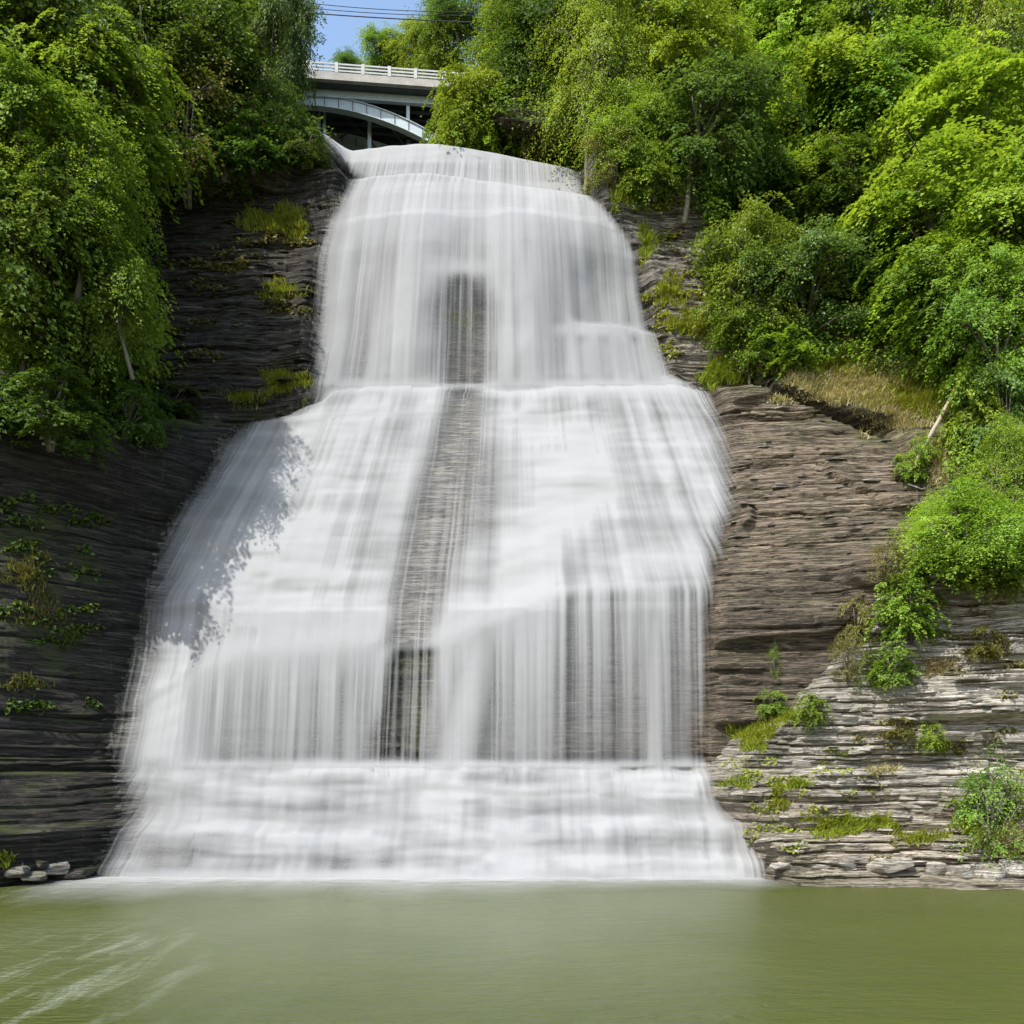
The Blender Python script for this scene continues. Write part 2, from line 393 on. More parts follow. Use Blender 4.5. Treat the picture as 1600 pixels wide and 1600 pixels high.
def bank_full(X, Z):
    onhill = sstep(17, 19, Z)
    return bankY(X, Z) - lerp(1.05, 0.3, onhill) * strata(X, Z + warp(X) * 0.8 + 0.14 * (fbm(X * .5, Z * .8, 3, 140) - .5), LAY_B, 50)
def land(X, Z): return np.minimum(cliff_full(X, Z), bank_full(X, Z))
def hit(px, py, y0=40.0, y1=112.0, step=0.08):
    """where the sight line through a photo pixel meets the land"""
    px = np.atleast_1d(np.asarray(px, float)); py = np.atleast_1d(np.asarray(py, float))
    Ys = np.arange(y0, y1, 0.8)
    def first(Yg):
        X = PX(px[:, None], Yg); Z = PZ(py[:, None], Yg)
        ins = Yg >= land(X, Z)
        k = np.where(ins.any(1), ins.argmax(1), Yg.shape[1] - 1)
        return Yg[np.arange(len(px)), k]
    Y = first(np.broadcast_to(Ys[None], (len(px), len(Ys))))
    Y = first(Y[:, None] + np.linspace(-0.8, 0.0, 11)[None])
    return np.stack([PX(px, Y), Y, PZ(py, Y)], -1)

def relief(name, x0, x1, dx, z0, z1, LAY, wscale, fn, mat, keep=None, attrs=None):
    xs = np.arange(x0, x1 + dx / 2, dx)
    zb = LAY[(LAY > z0) & (LAY < z1)]
    mid = (zb[:-1] + zb[1:]) / 2; mid = mid[np.diff(zb) > 0.13]
    rows = np.sort(np.concatenate([zb - 0.012, zb + 0.012, mid]))
    Xg, Zw = np.meshgrid(xs + 0 * xs, rows)
    Xg = Xg + 0.35 * dx * (_h(np.round(Xg / dx), np.round(Zw * 100), 9) - 0.5)
    Zg = Zw - warp(Xg) * wscale
    Yg = fn(Xg, Zg)
    V = np.stack([Xg, Yg, Zg], -1).reshape(-1, 3)
    Fq = grid_faces(len(rows), len(xs))
    at = {k: f(Xg, Zg, Yg).ravel() for k, f in (attrs or {}).items()}
    if keep is not None:
        kv = keep(Xg, Zg, Yg).ravel(); Fq = Fq[kv[Fq].any(1)]
        used = np.unique(Fq); mp = np.full(len(V), -1); mp[used] = np.arange(len(used))
        V = V[used]; Fq = mp[Fq]; at = {k: v[used] for k, v in at.items()}
    return link(name, mesh_np(name, V, Fq, False, None, at), mat)

def a_wet(X, Z, Y):
    xl, xr = XL(Z), XR(Z)
    d = np.maximum(xl - X, X - xr)
    w = 1 - sstep(-0.2, 1.8, d + 1.5 * (fbm(X * .6, Z * .3, 3, 61) - .5))
    low = 0.85 * sstep(0, 1, X - xr) * (1 - sstep(-2, 2.5, Z - lipZ(X) + 1.5 * (fbm(X * .4, Z * .4, 3, 62) - .5))) * (1 - sstep(6, 12, d))
    left = 0.75 * (X < xl) * (1 - sstep(24, 29, Z)) * (1 - sstep(6, 12, d))
    w = w * (1 - 0.95 * np.exp(-((X - np.interp(Z, [13, 31], [-6.1, -3.3])) / 2.2) ** 2) * (Z > 13) * (Z < 31))
    return np.clip(np.maximum.reduce([w, low, left]), 0, 1) * (Z < 51)
def a_tone(X, Z, Y): return np.clip(sstep(4, 9, X) * (Z < shelfZ(X) + 0.3) * 0.9 + 0.35 * sstep(8, 12, X), 0, 1)
def a_moss(X, Z, Y):
    sz = shelfZ(X)
    m = 0.9 * (1 - sstep(0.2, 1.6, np.abs(Z - sz - 0.4))) * ((X < XL(Z)) | (X > XR(Z)))
    m = m + 0.55 * sstep(-26, -23, -np.abs(X + 25) * 0 + X * 0 - 24) * 0
    m = m + 0.7 * (1 - sstep(1, 4, np.hypot(X + 26, (Z - 16) * .4))) + 0.9 * np.exp(-((X + 3) ** 2) / 3 - ((Z - 35.8) ** 2) / 2.0) + 0.9 * np.exp(-((X + 6) ** 2) / 4) * (Z < 13) * (Z > 5)
    return np.clip(m, 0, 1)
CA = {'wet': a_wet, 'tone': a_tone, 'moss': a_moss}
hillmask = lambda X, Z: (Z > hill_start(X) + 0.4) & ~((X > -13) & (X < 6.3) & (Z < 52.2))
leftmask = lambda X, Z: (X < XL(Z) - 0.3)
def grow(f): return f
cliff = relief('cliff', -24, 30, 0.17, -1.2, 53.5, LAY_C, 1.0, cliff_full, M_CLIFF,
               lambda X, Z, Y: ~hillmask(X, Z) & ~leftmask(X, Z), CA)
tag(cliff, 'wet dark shale cliff behind the waterfall and the brown slab beside it', 'cliff', kind='structure')
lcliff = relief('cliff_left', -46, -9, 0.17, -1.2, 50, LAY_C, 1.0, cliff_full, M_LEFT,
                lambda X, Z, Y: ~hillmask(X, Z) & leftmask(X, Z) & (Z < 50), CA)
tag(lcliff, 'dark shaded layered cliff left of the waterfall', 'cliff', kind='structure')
zero = lambda X, Z, Y: 0 * X
hillr = relief('hillside', -50, 50, 0.5, 20, 79, LAY_C, 1.0, cliff_full, M_SOIL, lambda X, Z, Y: (hillmask(X, Z) | (Z > 52.1)) & ~((Y > 88) & (Z > 66 + 3 * fbm(X * .1, X * 0, 2, 3))),
               {'wet': zero, 'tone': lambda X, Z, Y: 0 * X + 0.3, 'moss': lambda X, Z, Y: 0 * X + 0.6})
tag(hillr, 'steep wooded slope above the cliffs', 'hillside', kind='structure')
bank = relief('bank', 9.5, 42, 0.12, -1.2, 19, LAY_B, 0.8, bank_full, M_BANK,
              lambda X, Z, Y: Y < cliff_full(X, Z) + 2.5,
              {'wet': lambda X, Z, Y: 0.7 * (1 - sstep(0.1, 1.0, Z)) + 0.5 * (1 - sstep(0, 2.5, X - np.interp(Z, _bz, _bx))),
               'tone': lambda X, Z, Y: 0.8 * (1 - sstep(2, 7, Z + 5 * (fbm(X * .3, Z * .3, 3, 5) - .5))) * 0.7,
               'moss': lambda X, Z, Y: 0.8 * (1 - sstep(0, 2.2, np.abs(X - np.interp(Z, _bz, _bx) - 1))) * (Z < 8)})
tag(bank, 'pale layered shale bank right of the pool', 'bank', kind='structure')
bhill = relief('bank_slope', 14, 46, 0.3, 18.5, 60, LAY_B, 0.8, bank_full, M_GRASSBANK, lambda X, Z, Y: Y < cliff_full(X, Z) + 2.5,
               {'wet': zero, 'tone': zero, 'moss': lambda X, Z, Y: 0 * X + 0.35})
tag(bhill, 'grassy earth slope above the pale right bank', 'slope', kind='structure')

# ------------------------------------------------------------------ pool
def pool_material():
    N = NT('pool_water'); p = N.pos()
    w1 = N.noise(N.mapping(p, (0.8, 1.5, 1)), 1.0, 6, 0.62, 0.6)
    w2 = N.noise(N.mapping(p, (2.4, 5.5, 1)), 1.0, 4, 0.6)
    c = N.noise(N.mapping(p, (0.08, 0.10, 1)), 1.0, 4)
    col = N.mix(N.ramp(c, [(0.3, 0.0), (0.75, 1.0)]), (0.048, 0.062, 0.008), (0.070, 0.082, 0.014))
    # drifting foam lines that fan out from the foot of the fall on the left
    fm = N.attr('foam').outputs['Fac']
    fs = N.noise(N.mapping(p, (0.75, 0.12, 1), (0, 0, math.radians(-38))), 1.3, 7, 0.70, 0.35)
    fs2 = N.noise(N.mapping(p, (5.0, 3.0, 1), (0, 0, math.radians(-34))), 1.5, 4, 0.7)
    fa = N.math('MULTIPLY', N.ramp(fs, [(0.50, 0.0), (0.70, 1.0)]), fm)
    fa = N.math('MULTIPLY', fa, N.ramp(fs2, [(0.3, 0.25), (0.65, 1.0)]))
    col = N.mix(N.math('MULTIPLY', fa, 0.5), col, (0.62, 0.64, 0.56))
    # milky water with fine bubbles below the fall
    col = N.mix(N.math('MULTIPLY', N.attr('milk').outputs['Fac'], 0.30), col, (0.26, 0.28, 0.19))
    h = N.math('ADD', N.math('MULTIPLY', w1, 1.0), N.math('MULTIPLY', w2, 0.30))
    b = N.n('ShaderNodeBsdfPrincipled'); N.l(col, b.inputs['Base Color'])
    b.inputs['IOR'].default_value = 1.33; b.inputs['Roughness'].default_value = 0.27
    N.l(N.bump(h, 0.8, 0.26), b.inputs['Normal'])
    return N.done(b.outputs[0])
xs = np.arange(-70, 70.1, 0.5); ys = np.concatenate([np.arange(-30, 16, 2.0), np.arange(16, 56.1, 0.4)])
Xg, Yg = np.meshgrid(xs, ys)
Zg = 0.035 * (fbm(Xg * 0.5, Yg * 0.9, 3, 91) - 0.5)
ppx = 800 + F * Xg / np.maximum(Yg, 5); ppy = YH + F * HC / np.maximum(Yg, 5)
foam = np.exp(-((Xg + 12.5 + (Yg - 24) * .15) / 3.6) ** 2) * sstep(18, 21, Yg) * (1 - sstep(28, 38, Yg)) * 1.0
foam = foam + 0.9 * np.exp(-((Yg - 44) / 6) ** 2 - ((Xg + 24) / 5) ** 2)
milk = sstep(-20, -12, Xg + 0.2 * (50 - Yg)) * (1 - sstep(2, 15, Xg)) * (1 - sstep(46, 50.5, Yg) * 0.0) * sstep(14, 40, Yg)
milk = np.clip(milk * (0.4 + 0.9 * fbm(Xg * .15, Yg * .1, 3, 8)), 0, 1) * 0.8
pool = link('pool', mesh_np('pool', np.stack([Xg, Yg, Zg], -1).reshape(-1, 3), grid_faces(len(ys), len(xs)), True, None,
            {'foam': foam, 'milk': milk}), pool_material())
tag(pool, 'still murky olive green plunge pool', 'pool', kind='structure')

# ------------------------------------------------------------------ waterfall
def water_material():
    N = NT('falling_water')
    uv = N.n('ShaderNodeTexCoord').outputs['UV']
    dens = N.attr('dens').outputs['Fac']
    n1 = N.noise(N.mapping(uv, (230, 5, 1)), 1.0, 3, 0.6)
    n2 = N.noise(N.mapping(uv, (20, 30, 1)), 1.0, 5, 0.6)
    a = N.math('ADD', dens, N.math('MULTIPLY', N.math('SUBTRACT', n1, 0.5), 0.15))
    a = N.math('ADD', a, N.math('MULTIPLY', N.math('SUBTRACT', n2, 0.5), 0.10))
    a = N.math('MULTIPLY', a, N.ramp(dens, [(0.0, 0.0), (0.12, 1.0)]))
    a = N.math('MINIMUM', N.math('MAXIMUM', a, 0.0), 0.95)
    d = N.n('ShaderNodeBsdfDiffuse'); d.inputs['Color'].default_value = (0.405, 0.408, 0.41, 1)
    # spray scatters light from all through its depth, so the sheet's own slope matters less
    vm = N.n('ShaderNodeMix', data_type='VECTOR'); vm.inputs[0].default_value = 0.42
    N.l(N.bump(n1, 0.10, 0.05), vm.inputs[4]); vm.inputs[5].default_value = (0.0, -0.78, 0.62)
    vn = N.n('ShaderNodeVectorMath', operation='NORMALIZE'); N.l(vm.outputs[1], vn.inputs[0]); N.l(vn.outputs[0], d.inputs['Normal'])
    t = N.n('ShaderNodeBsdfTranslucent'); t.inputs['Color'].default_value = (0.40, 0.405, 0.41, 1)
    m1 = N.n('ShaderNodeMixShader'); m1.inputs[0].default_value = 0.26
    N.l(d.outputs[0], m1.inputs[1]); N.l(t.outputs[0], m1.inputs[2])
    tp = N.n('ShaderNodeBsdfTransparent'); mx = N.n('ShaderNodeMixShader')
    N.l(a, mx.inputs[0]); N.l(tp.outputs[0], mx.inputs[1]); N.l(m1.outputs[0], mx.inputs[2])
    return N.done(mx.outputs[0])
M_WATER = water_material()

def band(px, c, hw, soft): return 1 - sstep(hw - soft * .5, hw + soft * .5, np.abs(px - c))
def box(px, py, x0, x1, y0, y1, sx, sy):
    return sstep(x0 - sx, x0 + sx, px) * (1 - sstep(x1 - sx, x1 + sx, px)) * sstep(y0 - sy, y0 + sy, py) * (1 - sstep(y1 - sy, y1 + sy, py))
FANZ = [0, 6, 16, 30.5, 46, 51.5]
def flow(X, Z):
    """coordinate across the flow: threads of water keep their value on the way down"""
    return (X - np.interp(Z, FANZ, [-4.4, -3.7, -3.6, -2.6, -2.4, -2.2])) / np.interp(Z, FANZ, [17.2, 15.7, 15.5, 11.2, 9.6, 8.4])
def ct(v, k): return np.clip((v - .5) * k + .5, 0, 1)
def density(px, py, s, X, Z, seed):
    """how much of the bed the water hides, from where the photo shows threads and sheets"""
    q = flow(X, Z)
    q = q + 0.010 * (fbm(X * .35, Z * .16, 3, 200) - .5)
    fine = vnoise(q * 150, Z * .10, 201); med = vnoise(q * 48 + 3, Z * .07, 202); broad = vnoise(q * 15 + 7, Z * .09, 203)
    patch = fbm(X * .28 + 9, Z * .22, 3, 204)
    d = 0.86 + 0.10 * (fine - .5) + 0.16 * (med - .5) + 0.16 * (broad - .5) + 0.34 * (patch - .5)
    lip = np.interp(px, LIP[:, 0], LIP[:, 1]) + 9 * (fbm(px * .02, px * 0, 3, 55) - .5)
    # --- top cascade: short threads under a bright lip
    tc = sstep(250, 258, py) * (1 - sstep(276, 290, py))
    d = lerp(d, 0.50 + 0.45 * ct(.5 * fine + .5 * med, 1.6), tc * 0.85)
    dome = np.exp(-((px - 722) / 190) ** 2 - ((py - 320) / 50) ** 2)
    d = lerp(d, 0.80 + .16 * (med - .5), 0.6 * dome)
    # --- upper curtain
    up = sstep(330, 420, py) * (1 - sstep(588, 604, py))
    v = ct(.55 * broad + .3 * med + .15 * fine, 1.9)
    d = lerp(d, (0.40 + 0.55 * v) * (0.92 + .25 * (patch - .5)), up)
    hwA = 52 * np.sqrt(np.clip((py - 418) / 60, 0, 1)) + 5 * (vnoise(py * .03, py * 0, 209) - .5)
    al = (1 - sstep(-28, 26, np.abs(px - 722) - hwA)) * sstep(415, 440, py) * (1 - sstep(596, 606, py))
    pill = np.exp(-((px - np.interp(py, [300, 420, 600], [690, 650, 640])) / 34) ** 2) + np.exp(-((px - np.interp(py, [300, 420, 600], [760, 812, 832])) / 40) ** 2)
    d = d + 0.30 * pill * sstep(310, 400, py) * (1 - sstep(592, 604, py))
    d = lerp(d, 0.52 + .25 * fine, 0.85 * np.exp(-((px - 724) / 42) ** 2 - ((py - 378) / 32) ** 2))
    d = lerp(d, 0.90, 0.8 * np.exp(-((px - 722) / 75) ** 2 - ((py - 418) / 13) ** 2))
    d = lerp(d, 0.12 + 0.36 * ct(fine * .5 + med * .5, 1.6) ** 2, al)
    d = lerp(d, 0.92, 0.9 * box(px, py, 872, 1050, 506, 524, 24, 8)); d = lerp(d, 0.58 + .2 * med, 0.8 * box(px, py, 900, 1042, 535, 588, 20, 10))
    d = lerp(d, 0.92, 0.8 * np.exp(-((py - 608) / 16) ** 2) * (1 - band(px, 721, 40, 30)))
    # --- slide
    sl = sstep(606, 640, py) * (1 - sstep(-6, 8, py - lip))
    hb = fbm(X * .22 + 5, Z * 1.5 + .2 * X * 0, 3, 218)
    hb2 = fbm(X * .10 + 1, (Z + .05 * X) * .7, 3, 219)
    d = lerp(d, 0.80 + 0.12 * (fine - .5) + 0.24 * (med - .5) + 0.42 * (broad - .5) + 0.60 * (patch - .5) + 0.30 * (hb - .5) + 0.30 * (hb2 - .5), sl)
    river = np.exp(-((px - np.interp(py, [610, 700, 800, 860, 920, 960, 1000, 1190], [880, 905, 892, 862, 800, 752, 712, 690])) / 52) ** 2) * sstep(612, 680, py)
    d = d + 0.30 * river * (1 - .4 * sstep(1000, 1180, py))
    lriv = np.exp(-((px - np.interp(py, [610, 700, 800, 1000], [585, 520, 470, 430])) / 60) ** 2) * sl
    d = d + 0.14 * lriv
    cl = np.interp(py, [600, 607, 747, 817, 905, 992, 1020], [722, 721, 697, 681, 661, 638, 632]) + 14 * (fbm(py * .012, py * 0, 3, 211) - .5)
    hw = np.interp(py, [600, 747, 817, 905, 992], [27, 46, 47, 43, 36])
    strip = (1 - sstep(-20, 24, np.abs(px - cl) - hw)) * sstep(598, 612, py) * (1 - sstep(1024, 1040, py))
    d = d - 0.26 * (1 - sstep(10, 80, px - cl - hw)) * (px > cl) * sl * (1 - sstep(880, 960, py))
    d = lerp(d, 0.17 + 0.36 * ct(.6 * fine + .4 * vnoise(q * 260, Z * .1, 212), 1.6) ** 3, strip)
    d = lerp(d, 0.58 + .3 * fine, 0.75 * np.exp(-((px - 1060) / 60) ** 2 - ((py - 783) / 11) ** 2))
    d = lerp(d, 0.46 + .3 * med, 0.8 * np.exp(-((px - 1050) / 56) ** 2 - ((py - 826) / 18) ** 2))
    d = lerp(d, 0.95, 0.8 * np.exp(-((px - 1040) / 90) ** 2 - ((py - 872) / 16) ** 2))
    # --- lower curtain
    lc = sstep(-4, 22, py - lip) * (1 - sstep(1184, 1200, py)) * sstep(285, 330, px)
    fade = np.clip((py - lip) / (1192 - lip), 0, 1)
    v = ct(.45 * med + .30 * fine + .25 * broad, 2.3)
    lo = lerp(0.94, 0.50, fade ** 0.9) * lerp(1.0 + 0 * v, 0.45 + 0.62 * v, 0.25 + .75 * sstep(0, .4, fade))
    lo = lerp(lo, lerp(0.80, 0.22, fade ** .6) * (0.42 + 0.85 * v), box(px, py, 866, 1004, 880, 1210, 26, 14))
    lo = lerp(lo, lerp(0.82, 0.24, fade ** .7) * (0.42 + 0.85 * v), box(px, py, 1048, 1112, 880, 1210, 14, 14))
    pl = np.exp(-((px - (708 + 46 * (1 - fade))) / (48 - 10 * fade)) ** 2) + 0.85 * np.exp(-((px - 1024) / 17) ** 2) + 0.7 * np.exp(-((px - 548) / 22) ** 2) + 0.6 * np.exp(-((px - 330) / 34) ** 2)
    lo = np.maximum(lo, 0.86 * np.clip(pl, 0, 1) * (0.86 + 0.22 * v))
    gl = np.interp(py, [1000, 1190], [606, 582]) + 16 * (vnoise(py * .02, py * 0, 213) - .5); gr_ = np.interp(py, [1000, 1190], [684, 660]) + 12 * (vnoise(py * .025, py * 0, 214) - .5)
    g = sstep(-14, 14, px - gl) * (1 - sstep(-12, 12, px - gr_)) * sstep(1000, 1020, py)
    lo = lerp(lo, 0.02 + .30 * ct(fine, 1.8) ** 2.5, g)
    d = lerp(d, lo, lc)
    # --- steps at the foot
    ft = sstep(1190, 1206, py)
    st_ = fbm(X * .22 + 3, Z * 1.1, 4, 215)
    v = ct(.5 * vnoise(X * 1.3, Z * .25, 216) + .5 * vnoise(X * 3.1, Z * .3, 217), 1.5)
    d = lerp(d, 0.76 + 0.95 * (st_ - .5) + 0.28 * (v - .5), ft)
    d = lerp(d, 0.34 + 0.34 * st_ + .1 * v, 0.85 * box(px, py, 880, 1135, 1246, 1274, 50, 9))
    d = lerp(d, 0.42 + 0.5 * v, 0.8 * box(px, py, 880, 1185, 1294, 1334, 60, 8))
    d = lerp(d, 0.60 + 0.3 * v, 0.8 * box(px, py, 440, 660, 1208, 1230, 60, 7))
    d = lerp(d, 0.62 + 0.3 * st_, 0.7 * box(px, py, 300, 640, 1268, 1296, 80, 9))
    d = lerp(d, 0.94, 0.8 * sstep(1352, 1368, py))
    # splash that hides the foot of the curtain
    d = lerp(d, 0.84 + .2 * (patch - .5), 0.75 * np.exp(-((py - 1198 - 14 * (fbm(px * .012, px * 0, 3, 221) - .5)) / 11) ** 2) * (0.35 + 0.65 * ct(fbm(px * .02, px * 0, 2, 222), 2)))
    # --- far left: thin, ragged
    d = d * (0.62 + 0.38 * sstep(0.0, 0.16, s + 0.08 * (broad - .5)))
    # --- feathered edges that break into threads
    n = fbm(py * .025 + seed, s * 5, 3, 23) - .5
    e0 = np.minimum(s, (1 - s) * 1.25) + 0.022 * n + 0.022 * (fine - .5)
    d = d * sstep(-0.004, 0.060, e0)
    d = d * (1 - sstep(1374, 1386, py) * 0.8)
    return np.clip(d, 0, 1)

def fall_grid(z0, z1, dz, nc, off, seed, dscale=1.0, xa=0.0, xb=1.0):
    zr = np.arange(z0, z1, dz); s = np.linspace(xa, xb, nc)
    S, Zg = np.meshgrid(s, zr)
    xl, xr = XL(Zg) - 0.25, XR(Zg) + 0.25
    Xg = xl + (xr - xl) * S
    Y = cliffY(Xg, Zg + 0.5 * (fbm(Xg * 0.5, Xg * 0, 4, 55) - .5) * ((Zg > 8) & (Zg < 20)) + 1.1 * (fbm(Xg * .3, Xg * 0, 4, 56) - .5) * np.exp(-((Zg - 5.8) / 1.3) ** 2), rock=False)
    i = np.searchsorted(LAY_C, Zg + warp(Xg)); st = vnoise(Xg * 0.3 + i * 3.1, i * 7.7, 3) - .5
    lz, sz = lipZ(Xg), shelfZ(Xg)
    onbed = np.where((Zg > lz + .5) & (Zg < sz), 0.8, np.where(Zg < ZB, 2.6, np.where(Zg > 45.5, 0.5, 0.2)))
    Q = flow(Xg, Zg)
    bul = np.where(Zg < ZB, 0.25, 0.14)
    Y = Y - onbed * 0.16 * st - 0.06 * (vnoise(Q * 30, Zg * .12, seed) - .5) - bul * (vnoise(Q * 9, Zg * .1, seed + 1) - .5) - off
    pxn = 800 + F * Xg / Y
    Y = Y - 0.55 * (np.exp(-((pxn - 645) / 45) ** 2) + np.exp(-((pxn - 822) / 50) ** 2)) * sstep(31, 34, Zg) * (1 - sstep(42, 45.5, Zg))
    Y = Y - ((Zg > lz + .8) & (Zg < sz - .5)) * 0.9 * (fbm(Xg * .22, Zg * .55, 3, 230) - .5) - ((Zg > sz + 1) & (Zg < 46)) * 0.7 * (fbm(Xg * .3, Zg * .2, 3, 231) - .5)
    Y = Y - 0.33 * ((Zg < lz) & (Zg > ZB)) * sstep(0, 6, lz - Zg)             # shoots clear of the lip
    near = np.exp(-((Zg - lz) / 1.2) ** 2) + 0.15 * (Zg < ZB + 1) + np.exp(-((Zg - sz) / 0.8) ** 2) + (Xg < -17) * (Zg < lz) 
    near = np.clip(near, 0, 1)
    for k in range(26):
        Ys = Y.copy(); Ys[1:-1] = 0.25 * Y[:-2] + 0.5 * Y[1:-1] + 0.25 * Y[2:]
        Y = lerp(Y, Ys, 1.0 if k < 3 else near)
    px = 800 + F * Xg / Y; py = YH - F * (Zg - HC) / Y
    d = density(px, py, S, Xg, Zg, seed) * dscale
    return S, Xg, Y, Zg, d, zr
def cut_sheet(name, G, za, zb, parent):
    S, Xg, Y, Zg, d, zr = G
    r = np.where((zr >= za - 1e-6) & (zr <= zb + 1e-6))[0]
    if r[-1] + 1 < len(zr): r = np.append(r, r[-1] + 1)                        # share one row with the next part
    uv = np.stack([flow(Xg[r], Zg[r]) * .5, Zg[r] / 50.0], -1).reshape(-1, 2)
    return link(name, mesh_np(name, np.stack([Xg[r], Y[r], Zg[r]], -1).reshape(-1, 3), grid_faces(len(r), Xg.shape[1]), True, uv, {'dens': d[r]}), M_WATER, parent)
wf = empty('waterfall', (-4, 50.2, 0))
tag(wf, 'broad silky white waterfall tumbling down the layered cliff', 'waterfall')
def part(o): o.matrix_parent_inverse = wf.matrix_world.inverted(); return o
bpy.context.view_layer.update()
G = fall_grid(-0.06, 52.6, 0.085, 600, 0.12, 1)
for nm, za, zb in (('foot_cascade', -1, 5.6), ('lower_curtain', 5.6, 13.0), ('slide', 13.0, 30.4), ('upper_curtain', 30.4, 44.5), ('top_cascade', 44.5, 60)):
    part(cut_sheet(nm, G, za, zb, wf))
# a second, thinner veil in front of the free-falling parts
part(cut_sheet('upper_veil', fall_grid(31.0, 43.5, 0.12, 380, 0.40, 31, 0.30, 0.02, 0.98), 0, 60, wf))
part(cut_sheet('lower_veil', fall_grid(6.0, 15.4, 0.12, 480, 0.45, 37, 0.24, 0.12, 0.985), 0, 60, wf))

# ------------------------------------------------------------------ bridge and wires
M_CONC = simple_mat('concrete', (0.34, 0.32, 0.28), (0.46, 0.44, 0.40), 1.2, 0.85, 0.3, 0.2)
M_RAIL = simple_mat('painted_rail', (0.42, 0.42, 0.40), (0.54, 0.54, 0.52), 2.0, 0.5, 0.4, 0.1)
M_STEEL = simple_mat('grey_blue_steel', (0.42, 0.50, 0.52), (0.54, 0.61, 0.62), 1.5, 0.45, 0.5, 0.1)
M_DKSHADE_STEEL = simple_mat('dark_shade_steel', (0.035, 0.05, 0.055), (0.06, 0.075, 0.08), 1.5, 0.5, 0.5, 0.1)  # dark colour carries the shade under the deck
YB = 78.0
br = empty('bridge', (-16.5, YB, 50.4), math.radians(5.8))
tag(br, 'steel arch road bridge with pale railing high above the waterfall', 'bridge')
ZD = float(PZ(125, YB)) - 50.4                 # underside of the deck edge, bridge coordinates
BL, BR_ = -22.0, 26.0                          # bridge runs along its own x
def bpart(name, mb, mat, parent=br): return link(name, mb.mesh(name), mat, parent)
bpart('deck', MB().box((BL, 0.0, ZD + .05), (BR_, 9.4, ZD + 0.28)), M_CONC)
bpart('shade_soffit', MB().box((BL, 0.22, ZD), (BR_, 9.2, ZD + 0.047)), M_DKSHADE_STEEL)  # plate added to paint the deck's underside as dark as its shade
bpart('kerb', MB().box((BL, -0.22, ZD + 0.02), (BR_, 0.18, ZD + 0.62)), M_CONC)
bpart('kerb', MB().box((BL, 9.22, ZD + 0.02), (BR_, 9.62, ZD + 0.62)), M_CONC)
for y in (-0.02, 9.42):
    for x in np.arange(BL + 0.8, BR_, 2.13):
        p = bpart('railing_post', MB().box((x - .13, y - .22, ZD + 0.60), (x + .13, y + .02, ZD + 1.45)), M_RAIL)
    for z in (0.80, 1.07, 1.34):
        bpart('rail', MB().box((BL, y - .18, ZD + z - .06), (BR_, y - .12, ZD + z + .06)), M_RAIL)
for y in (1.0, 2.0, 3.0, 4.0, 5.0, 6.0, 7.0, 8.0, 9.0):
    bpart('girder', MB().box((BL, y - .06, ZD - 0.62), (BR_, y + .06, ZD - 0.002)).box((BL, y - .2, ZD - 0.68), (BR_, y + .2, ZD - 0.622)), M_STEEL if y < 1.5 else M_DKSHADE_STEEL)  # inner girders take the steel with under-deck shade in its colour
def arch_z(x): return ZD - 0.95 - 4.1 * ((x - 0.2) / 12.6) ** 2
for y in (1.2, 5.6):
    xs_ = np.linspace(-12.4, 12.8, 49)
    mb = MB()
    for a, b_ in zip(xs_[:-1], xs_[1:]):
        n = len(mb.v); za, zb2 = arch_z(a), arch_z(b_)
        for (x, z) in ((a, za), (b_, zb2)):
            for (yy, zz) in ((y - .22, z - .42), (y + .22, z - .42), (y + .22, z + .42), (y - .22, z + .42)): mb.v.append((x, yy, zz))
        mb.f += [[n+0,n+4,n+5,n+1],[n+1,n+5,n+6,n+2],[n+2,n+6,n+7,n+3],[n+3,n+7,n+4,n+0]]
    rib = bpart('arch_rib', mb, M_STEEL)
    for sgn in (-1, 1):                                   # flanges proud of the web
        fb = MB(); fb.tube([(x, y, arch_z(x) + sgn * .44) for x in xs_], 0.001, 4)
        fb = MB()
        for a, b_ in zip(xs_[:-1], xs_[1:]):
            n = len(fb.v); za, zb2 = arch_z(a) + sgn * .45, arch_z(b_) + sgn * .45
            for (x, z) in ((a, za), (b_, zb2)):
                for (yy, zz) in ((y - .34, z - .028), (y + .34, z - .028), (y + .34, z + .028), (y - .34, z + .028)): fb.v.append((x, yy, zz))
            fb.f += [[n+0,n+4,n+5,n+1],[n+1,n+5,n+6,n+2],[n+2,n+6,n+7,n+3],[n+3,n+7,n+4,n+0]]
        bpart('flange', fb, M_STEEL, rib)
    for x in np.arange(-11.5, 12.5, 1.15):                # stiffeners on the web
        z = arch_z(x); bpart('stiffener', MB().box((x - .03, y - .27, z - .40), (x + .03, y - .221, z + .40)), M_DKSHADE_STEEL, rib)
    for x in (-7.0, -3.5, 0.75, 4.2, 8.0, 11.6):
        z = arch_z(x)
        mb = MB().box((x - .14, y - .12, z + .40), (x + .14, y + .12, ZD - 0.70))
        bpart('column', mb, M_STEEL)
for x in (0.55, 1.0):
    bpart('pier_column', MB().box((x - .12, 2.6, -2.0), (x + .12, 2.9, ZD - .7)), M_STEEL)
bpart('pier_column', MB().box((4.6, 2.6, -2.0), (4.9, 2.9, ZD - .7)), M_STEEL)
for x in (-6, -2, 2, 6, 10):
    bpart('cross_brace', MB().tube([(x, 1.4, arch_z(x)), (x + 3.2, 5.4, arch_z(x + 3.2))], 0.06, 5), M_DKSHADE_STEEL)
    bpart('cross_brace', MB().tube([(x + 3.2, 1.4, arch_z(x + 3.2)), (x, 5.4, arch_z(x))], 0.06, 5), M_DKSHADE_STEEL)
M_WIRE = simple_mat('black_cable', (0.03, 0.03, 0.035), (0.05, 0.05, 0.055), 2, 0.6)
